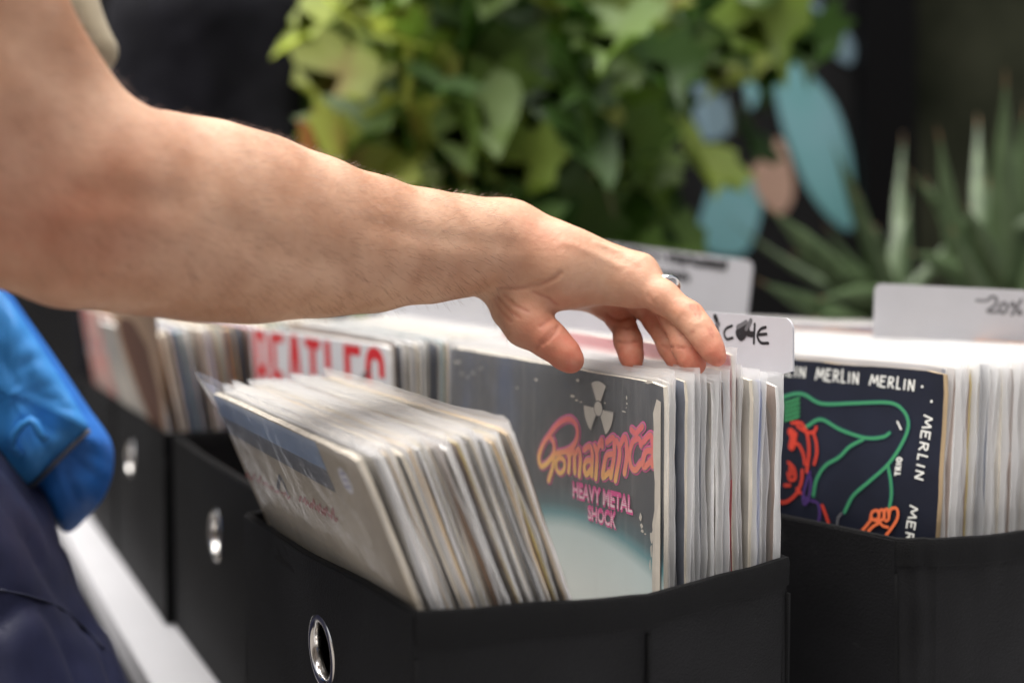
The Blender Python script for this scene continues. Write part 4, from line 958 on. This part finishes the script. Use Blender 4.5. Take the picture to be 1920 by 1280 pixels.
ct = Shape([([Cone((bx,by,.80), (bx,by,1.15), (.150,.14), (.138,.13), (1,0,0)), Cone((bx,by,1.15), (bx,by,1.51), (.138,.13), (.142,.13), (1,0,0)),
                   Cone((bx+.10,by,1.54), (bx+.125,by-.10,1.22), .062, .05), Cone((bx+.125,by-.10,1.22), (bx+.13,by-.06,.90), .05, .042), Cone((bx-.10,by,1.54), (bx-.12,by-.10,1.22), .062, .05), Cone((bx-.12,by-.10,1.22), (bx-.13,by-.06,.90), .05, .042), Cone((bx,by,1.52), (bx,by,1.66), .10, .075)], .03)], .02, disp=cloth_disp(.008, 26, 2))
me, _ = mesh_shape(ct, (bx-.35,by-.3,.6), (bx+.35,by+.3,1.78), .01, 'coat'); link('coat', me, 'black_coat', p2)
tq = Shape([([Cone((bx-.07,by,.84), (bx-.08,by,.06), .085, .07)], .02), ([Cone((bx+.07,by,.84), (bx+.08,by,.06), .085, .07)], .02)], .02, disp=cloth_disp(.005, 25, 3))
me, _ = mesh_shape(tq, (bx-.3,by-.2,-.02), (bx+.3,by+.2,.98), .013, 'trousers'); link('trousers', me, 'dark_trousers', p2)
hr = Shape([([Cone((bx,by+.02,1.84), (bx,by+.03,1.74), (.088,.10), (.075,.07), (1,0,0))], .02)], .02, disp=cloth_disp(.004, 60, 3))
me, _ = mesh_shape(hr, (bx-.2,by-.2,1.5), (bx+.2,by+.25,2.02), .01, 'hair'); link('hair', me, 'dark_hair', p2)

# ------------------------------------------------------------------ the building behind
YW = 2.62
M['wall_dark'] = mat('wall_dark', (.018,.018,.019), .85, spec=.1, var=.25, vscale=3, bump=.4, bscale=120)
M['mural_teal'] = mat('mural_teal', (.17,.42,.44), .75, color2=(.24,.46,.52), vscale=5); M['mural_pink'] = mat('mural_pink', (.52,.33,.25), .75, var=.08, vscale=8); M['mural_blue'] = mat('mural_blue', (.22,.33,.40), .75, var=.1, vscale=8)
M['post_black'] = mat('post_black', (.003,.003,.0035), .6, spec=.1); M['glass_dark'] = mat('glass_dark', (.010,.014,.008), .22, spec=.25, color2=(.05,.055,.035), vscale=2.2); M['frame_dark'] = mat('frame_dark', (.012,.012,.012), .5)  # green-brown mottling in the pane colour stands in for dim reflections and interior
bld = empty('building', (0, YW, 0)); tag(bld, 'dark building wall with a teal petal mural and a dark shop window', 'building')
loc = lambda px, py, dy=0: W(px, py, YW+dy)-bld.location
xp0, xp1 = W(1603,0,YW).x, W(1702,0,YW).x
def pbox(name, x0, x1, y0, y1, z0, z1, m):
    mb = MB(); mb.box(((x0+x1)/2, (y0+y1)/2-0, (z0+z1)/2), (x1-x0, y1-y0, z1-z0)); return mb.build(name, m, bld)
pbox('wall', -3.2, xp0, 0, .2, 0, 3.1, 'wall_dark'); pbox('post', xp0+.001, xp1, -.06, .2, 0, 3.1, 'post_black')
pbox('wall', xp1+.001, 3.0, 0, .2, 0, .45, 'wall_dark'); pbox('wall', xp1+.001, 3.0, 0, .2, 2.55, 3.1, 'wall_dark')
wf = pbox('window', xp1+.002, 3.0, .05, .12, .451, .52, 'frame_dark')
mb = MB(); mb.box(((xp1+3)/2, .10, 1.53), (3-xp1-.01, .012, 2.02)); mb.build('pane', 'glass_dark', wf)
mb = MB(); mb.box((1.9, .07, 1.53), (.05, .05, 2.02)); mb.build('mullion', 'frame_dark', wf)
def petal(pts, m, lvl):
    c = crom(v2(pts)+[Vector(pts[0])], 8)[:-1]; mb = MB(); f = [loc(p.x, p.y, -.003*lvl) for p in c]; n = len(f)
    mb.poly(f[::-1]); 
    for i in range(n): a, b = f[i], f[(i+1) % n]; mb.poly([a, b, b+Vector((0,.0028,0)), a+Vector((0,.0028,0))])
    mb.build('painted_petal', m, bld)
petal([(1440,105),(1500,125),(1558,185),(1588,260),(1600,340),(1599,425),(1570,420),(1522,365),(1490,300),(1462,215)], 'mural_teal', 1)
petal([(1350,312),(1392,322),(1425,345),(1428,395),(1400,470),(1350,478),(1306,455),(1322,380)], 'mural_teal', 1)
petal([(1432,275),(1464,262),(1485,320),(1487,370),(1468,400),(1440,390),(1414,350),(1412,310)], 'mural_pink', 2)
petal([(1475,-10),(1530,5),(1575,45),(1601,85),(1595,120),(1560,100),(1515,55)], 'mural_blue', 1)
petal([(1385,60),(1410,70),(1430,110),(1425,170),(1405,205),(1392,140)], 'mural_teal', 1)
petal([(1300,150),(1345,160),(1370,210),(1365,250),(1320,262),(1300,210)], 'mural_blue', 1)
petal([(1195,90),(1245,95),(1275,150),(1262,205),(1225,190),(1205,140)], 'mural_teal', 1)
petal([(1180,-20),(1235,-20),(1220,40),(1190,55)], 'mural_blue', 1)
petal([(940,290),(975,300),(1000,350),(985,380),(950,365)], 'mural_teal', 1)
petal([(1060,240),(1110,235),(1130,265),(1105,290),(1070,285)], 'mural_teal', 1)
petal([(1040,330),(1110,340),(1120,390),(1080,450),(1045,400)], 'mural_blue', 1)

# unseen facade added behind the camera to keep low light off the stall
M['blocker_brown'] = mat('blocker_brown', (.16,.13,.11), .85, var=.3, vscale=4)
added_facade = empty('building', (0,-4.5,0)); tag(added_facade, 'brown facade added behind the camera, out of view, to block low light', 'building')
mb = MB(); mb.box((0,-.5,3.4), (22,1,6.8)); mb.build('wall', 'blocker_brown', added_facade)
for k in range(7):
    for zz in (1.2, 4.2):
        mb = MB(); mb.box((-9+3*k, .012, zz+.6), (1.3,.02,1.7)); mb.build('window', 'glass_dark', added_facade)
# ------------------------------------------------------------------ vine
def leaf_mat(name):
    m = bpy.data.materials.new(name); m.use_nodes = True; nt = m.node_tree; N = nt.nodes; N.clear(); Lk = nt.links.new; out = N.new('ShaderNodeOutputMaterial')
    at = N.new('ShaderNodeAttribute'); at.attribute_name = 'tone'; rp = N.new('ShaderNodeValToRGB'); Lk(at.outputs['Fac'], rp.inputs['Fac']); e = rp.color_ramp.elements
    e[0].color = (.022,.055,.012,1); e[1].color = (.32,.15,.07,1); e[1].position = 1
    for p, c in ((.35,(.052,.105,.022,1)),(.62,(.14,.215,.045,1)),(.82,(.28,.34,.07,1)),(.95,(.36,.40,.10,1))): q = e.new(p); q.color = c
    d = N.new('ShaderNodeBsdfPrincipled'); d.inputs['Roughness'].default_value = .5; d.inputs['Specular IOR Level'].default_value = .35; Lk(rp.outputs['Color'], d.inputs['Base Color'])
    t = N.new('ShaderNodeBsdfTranslucent'); hs = N.new('ShaderNodeHueSaturation'); hs.inputs['Value'].default_value = 1.7; hs.inputs['Saturation'].default_value = 1.1; Lk(rp.outputs['Color'], hs.inputs['Color']); Lk(hs.outputs['Color'], t.inputs['Color'])
    mx = N.new('ShaderNodeMixShader'); mx.inputs[0].default_value = .38; Lk(d.outputs[0], mx.inputs[1]); Lk(t.outputs[0], mx.inputs[2]); Lk(mx.outputs[0], out.inputs[0]); return m
M['leaf'] = leaf_mat('vine_leaf')
LF = [(0,0),(.12,-.10),(.38,-.16),(.36,.06),(.62,.16),(.44,.34),(.42,.52),(.20,.50),(.06,.78),(0,1.02)]
LF2 = [(0,0),(.2,-.04),(.36,.12),(.38,.35),(.28,.6),(.12,.85),(0,1.0)]
def add_leaf(vs, fs, tones, pos, size, rot, tone, kind=LF):
    half = kind; b = len(vs); mid = []
    for sgn in (1, -1):
        for (x, y) in half[1:-1]:
            z = -.22*x*x-.18*(y-.3)**2+.05*math.sin(x*9+y*5); vs.append(pos+rot@Vector((sgn*x*size, y*size, z*size))); tones.append(tone)
    nh = len(half)-2
    for y in (0, .3, .65, 1.0): vs.append(pos+rot@Vector((0, y*size, (-.18*(y-.3)**2+.06)*size))); tones.append(min(1, tone+.06))
    c0, c1, c2, c3 = b+2*nh, b+2*nh+1, b+2*nh+2, b+2*nh+3
    for s_, off in ((0, b), (1, b+nh)):
        pr = [off+i for i in range(nh)]
        seq = [c0]+pr+[c3]
        for i in range(len(seq)-1):
            yy = .5*(half[min(i, nh+1)][1]+half[min(i+1, nh+1)][1]); cc = c1 if yy < .42 else c2
            t = (seq[i], seq[i+1], cc)
            if len(set(t)) == 3: fs.append(t if s_ == 0 else t[::-1])
        fs.append((c1, seq[[k for k in range(len(seq)-1) if .5*(half[min(k, nh+1)][1]+half[min(k+1, nh+1)][1]) < .42][-1]+1], c2))
def foliage(name, region, count, parent, seed, Zr, size=(.06,.105), tonefn=None, kind=LF):
    r = random.Random(seed); vs = []; fs = []; tn = []; cnt = 0; tries = 0
    while cnt < count and tries < count*60:
        tries += 1; px, py = r.uniform(540,1560), r.uniform(-260,480); Z = r.uniform(*Zr)
        if not region(px, py, r): continue
        cnt += 1
        rot = (Matrix.Rotation(r.gauss(0,.9), 3, 'Z') @ Matrix.Rotation(-1.85+r.gauss(0,.45), 3, 'X') @ Matrix.Rotation(r.gauss(0,.5), 3, 'Y') @ Matrix.Rotation(r.gauss(0,.35), 3, 'Z'))
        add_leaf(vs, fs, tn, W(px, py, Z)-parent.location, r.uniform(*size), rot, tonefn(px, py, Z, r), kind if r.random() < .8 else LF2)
    me = bpy.data.meshes.new(name); me.from_pydata([tuple(v) for v in vs], [], fs); a = me.attributes.new('tone', 'FLOAT', 'POINT'); a.data.foreach_set('value', tn)
    return link(name, me, 'leaf', parent, True)
def region(px, py, r):
    # outline of the hanging mass, ragged to the right and below
    lo = 585+10*math.sin(py*.03); 
    if px < lo: return False
    bottom = 455 if px < 1320 else 455-(px-1320)*1.5
    n = pnoise(Vector((px*.012, py*.012, 2.5)))
    if py > bottom+n*60: return False
    if px > 1290 and py > 90 and r.random() < .80: return False
    if px > 1130 and n < -.05 and r.random() < .85: return False
    if px > 1480 and py > 30: return False
    if px > 1285 and py > 285: return False
    if px > 1230 and py > 150 and r.random() < .6: return False
    if px > 1440 and r.random() < .6: return False
    return r.random() < .9
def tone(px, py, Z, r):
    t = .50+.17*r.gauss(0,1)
    if px < 900: t += .26*(900-px)/300  # leaves coloured brighter towards the left, as if lit from behind
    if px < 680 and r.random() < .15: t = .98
    if Z > 1.95: t -= .15  # shade deep in the foliage put into the leaf colour
    if px > 950: t -= .14  # right side coloured darker for the shaded gaps there
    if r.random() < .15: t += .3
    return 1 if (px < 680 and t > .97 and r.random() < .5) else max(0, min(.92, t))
vine = empty('vine', W(1000,900,1.9)); tag(vine, 'leafy green climbing vine hanging in front of the dark wall above the boxes', 'vine')
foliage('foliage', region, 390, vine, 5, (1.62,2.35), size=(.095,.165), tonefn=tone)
M['stem'] = mat('vine_stem', (.12,.12,.05), .8); M['bark'] = mat('vine_bark', (.10,.075,.055), .9, var=.3, vscale=40)
r = random.Random(2)
for k in range(16):
    x = r.uniform(600,1420); y0 = -300; pts = []; Z = r.uniform(1.75,2.15)
    for j in range(8): pts.append(W(x, y0+j*r.uniform(60,95), Z)-vine.location); x += r.uniform(-28,28)
    mb = MB(); mb.tube(pts, [.004*(1-j/9) for j in range(8)], 6); mb.build('stem', 'stem', vine, True)
mb = MB(); mb.tube([W(1118,290,1.66)-vine.location, W(1135,340,1.65)-vine.location, W(1152,405,1.64)-vine.location], [.004,.0045,.003], 8); mb.build('stem', 'stem', vine, True)
for k in range(4):
    x = 575+20*k; mb = MB(); mb.tube([W(x+r.uniform(-15,15), y, 2.3)-vine.location for y in (1300,900,500,200,-100,-400)], .012, 8); mb.build('trunk', 'bark', vine, True)

# ------------------------------------------------------------------ spiky plants
M['yucca'] = mat('yucca_green', (.05,.085,.032), .5, color2=(.12,.18,.08), vscale=9, stretch=(8,8,.6)); M['yucca_tip'] = mat('yucca_tip', (.20,.13,.06), .7)
def blade(root, base, tip, w, sag=.03, seed=0):
    a = base; b = tip; d = (b-a); n = 14; mb = MB(); side = d.cross(Vector((0,1,0))).normalized(); rr_ = random.Random(seed); side = (side+Vector((0, rr_.uniform(-.5,.5), 0))).normalized(); up = side.cross(d).normalized()
    def P(x, y):
        c = a+d*y+Vector((0,0,1))*sag*math.sin(math.pi*y); ww = w*(.55+.9*y-1.45*y*y+.0)*(1-y**6); ww = max(ww, .0006)
        return c+side*(x-.5)*ww+up*(.35*ww*(2*(x-.5))**2)
    mb.quad_grid(lambda x, y: P(x, y), 4, n, 0); mb.quad_grid(lambda x, y: P(1-x, y)-up*.0025, 4, n, 0)
    for i in range(len(mb.m)):
        if (i % (4*n))//4 >= n-1: mb.m[i] = 1
    mb.build('blade', ['yucca','yucca_tip'], root, True)
def yucca(bpx, bpy_, Z, tips, extra, label, seed):
    base = W(bpx, bpy_, Z); base.z = .97; r = random.Random(seed); root = empty('yucca_plant', (base.x, base.y, 0)); tag(root, label, 'yucca', 'spiky plants behind the boxes'); o = root.location
    for i, (tx, ty, tz, w) in enumerate(tips):
        st = Vector((base.x+r.uniform(-.03,.03), base.y+r.uniform(-.03,.03), base.z+r.uniform(.0,.12)))
        blade(root, st-o, W(tx, ty, tz)-o, w*1.35, r.uniform(-.01,.03), seed+i)
    for i in range(extra):
        a = r.uniform(0, 6.28); e_ = r.uniform(.3, .85); l = r.uniform(.18,.32); st = Vector((base.x, base.y, base.z+r.uniform(.0,.22))); d = Vector((math.cos(a)*math.cos(e_), math.sin(a)*math.cos(e_)*.6+.1, math.sin(e_)))
        blade(root, st-o, st+d*l-o, r.uniform(.025,.04), -.02, seed+50+i)
    mb = MB(); mb.tube([Vector((0,0,.28)), Vector((.01,0,.6)), Vector((0,0,1.08))], [.045,.05,.035], 12); mb.build('trunk', 'bark', root, True)
    mb = MB(); pr = [(0,.0),(.12,.0),(.15,.28),(.16,.30),(.14,.30),(.135,.27),(0,.27)]
    mb.quad_grid(lambda x, y: (pr[int(round(y*6))][0]*math.cos(x*6.2832), pr[int(round(y*6))][0]*math.sin(x*6.2832), pr[int(round(y*6))][1]), 32, 6, 0, closed_u=True); mb.build('pot', 'pot', root, True)
M['pot'] = mat('pot_dark', (.05,.045,.04), .7, var=.2, vscale=20)
yucca(1690, 700, 1.85, [(1432,385,1.60,.050),(1560,265,1.85,.030),(1602,348,1.72,.044),(1475,470,1.7,.045),(1700,400,1.9,.035),(1410,520,1.62,.05),(1530,560,1.55,.03),(1520,600,1.6,.05),(1640,420,2.0,.035)], 6, 'green spiky plant behind the grey divider cards, right of the hand', 21)
yucca(1890, 700, 1.75, [(1755,235,1.72,.052),(1885,130,1.70,.050),(1832,215,1.95,.036),(1925,190,1.75,.055),(1780,420,1.6,.04),(1700,470,1.7,.042),(1850,330,1.9,.05),(1960,260,1.8,.05),(2010,330,1.7,.05),(1730,330,1.95,.035),(1810,380,1.65,.045)], 6, 'tall green spiky plant at the right edge before the dark window', 43)

# ------------------------------------------------------------------ light, air, camera
w = bpy.data.worlds.new('World'); S.world = w; w.use_nodes = True; nt = w.node_tree; bg = nt.nodes['Background']; sky = nt.nodes.new('ShaderNodeTexSky'); sky.sky_type = 'NISHITA'; sky.sun_disc = False
EL, AZ = 76, 285
sky.sun_elevation = R(EL); sky.sun_rotation = R(AZ); sky.air_density = .7; sky.dust_density = 4.0; sky.ozone_density = .6; hs_ = nt.nodes.new('ShaderNodeHueSaturation'); hs_.inputs['Saturation'].default_value = .35; nt.links.new(sky.outputs[0], hs_.inputs['Color']); nt.links.new(hs_.outputs[0], bg.inputs[0]); bg.inputs[1].default_value = .085
sl_ = bpy.data.lights.new('sun', 'SUN'); sl_.energy = 3.6; sl_.angle = R(80); sl_.color = (1,.96,.91); so = bpy.data.objects.new('sun', sl_); COL.objects.link(so)
az = R(AZ); el = R(EL); dirv = Vector((math.sin(az)*math.cos(el), math.cos(az)*math.cos(el), math.sin(el)))
so.rotation_euler = (-dirv).to_track_quat('-Z', 'Y').to_euler()
cam = bpy.data.cameras.new('camera'); co = bpy.data.objects.new('camera', cam); COL.objects.link(co); S.camera = co
co.location = (0,0,H); co.rotation_euler = (R(90),0,0); cam.sensor_width = 36; cam.lens = F/1920*36; cam.shift_y = -(640-467)/1920; cam.clip_start = .02; cam.clip_end = 200
cam.dof.use_dof = True; cam.dof.focus_distance = .725; cam.dof.aperture_fstop = 2.3; cam.dof.aperture_blades = 9
S.view_settings.view_transform = 'Standard'; S.view_settings.look = 'None'; S.view_settings.exposure = 1.32; S.view_settings.gamma = 1
S.render.engine = 'CYCLES'; c = S.cycles; c.use_denoising = True; c.max_bounces = 8; c.diffuse_bounces = 4; c.glossy_bounces = 3; c.transmission_bounces = 4; c.transparent_max_bounces = 24; c.sample_clamp_indirect = 6; c.caustics_reflective = False
S.render.resolution_x = 1024; S.render.resolution_y = 682
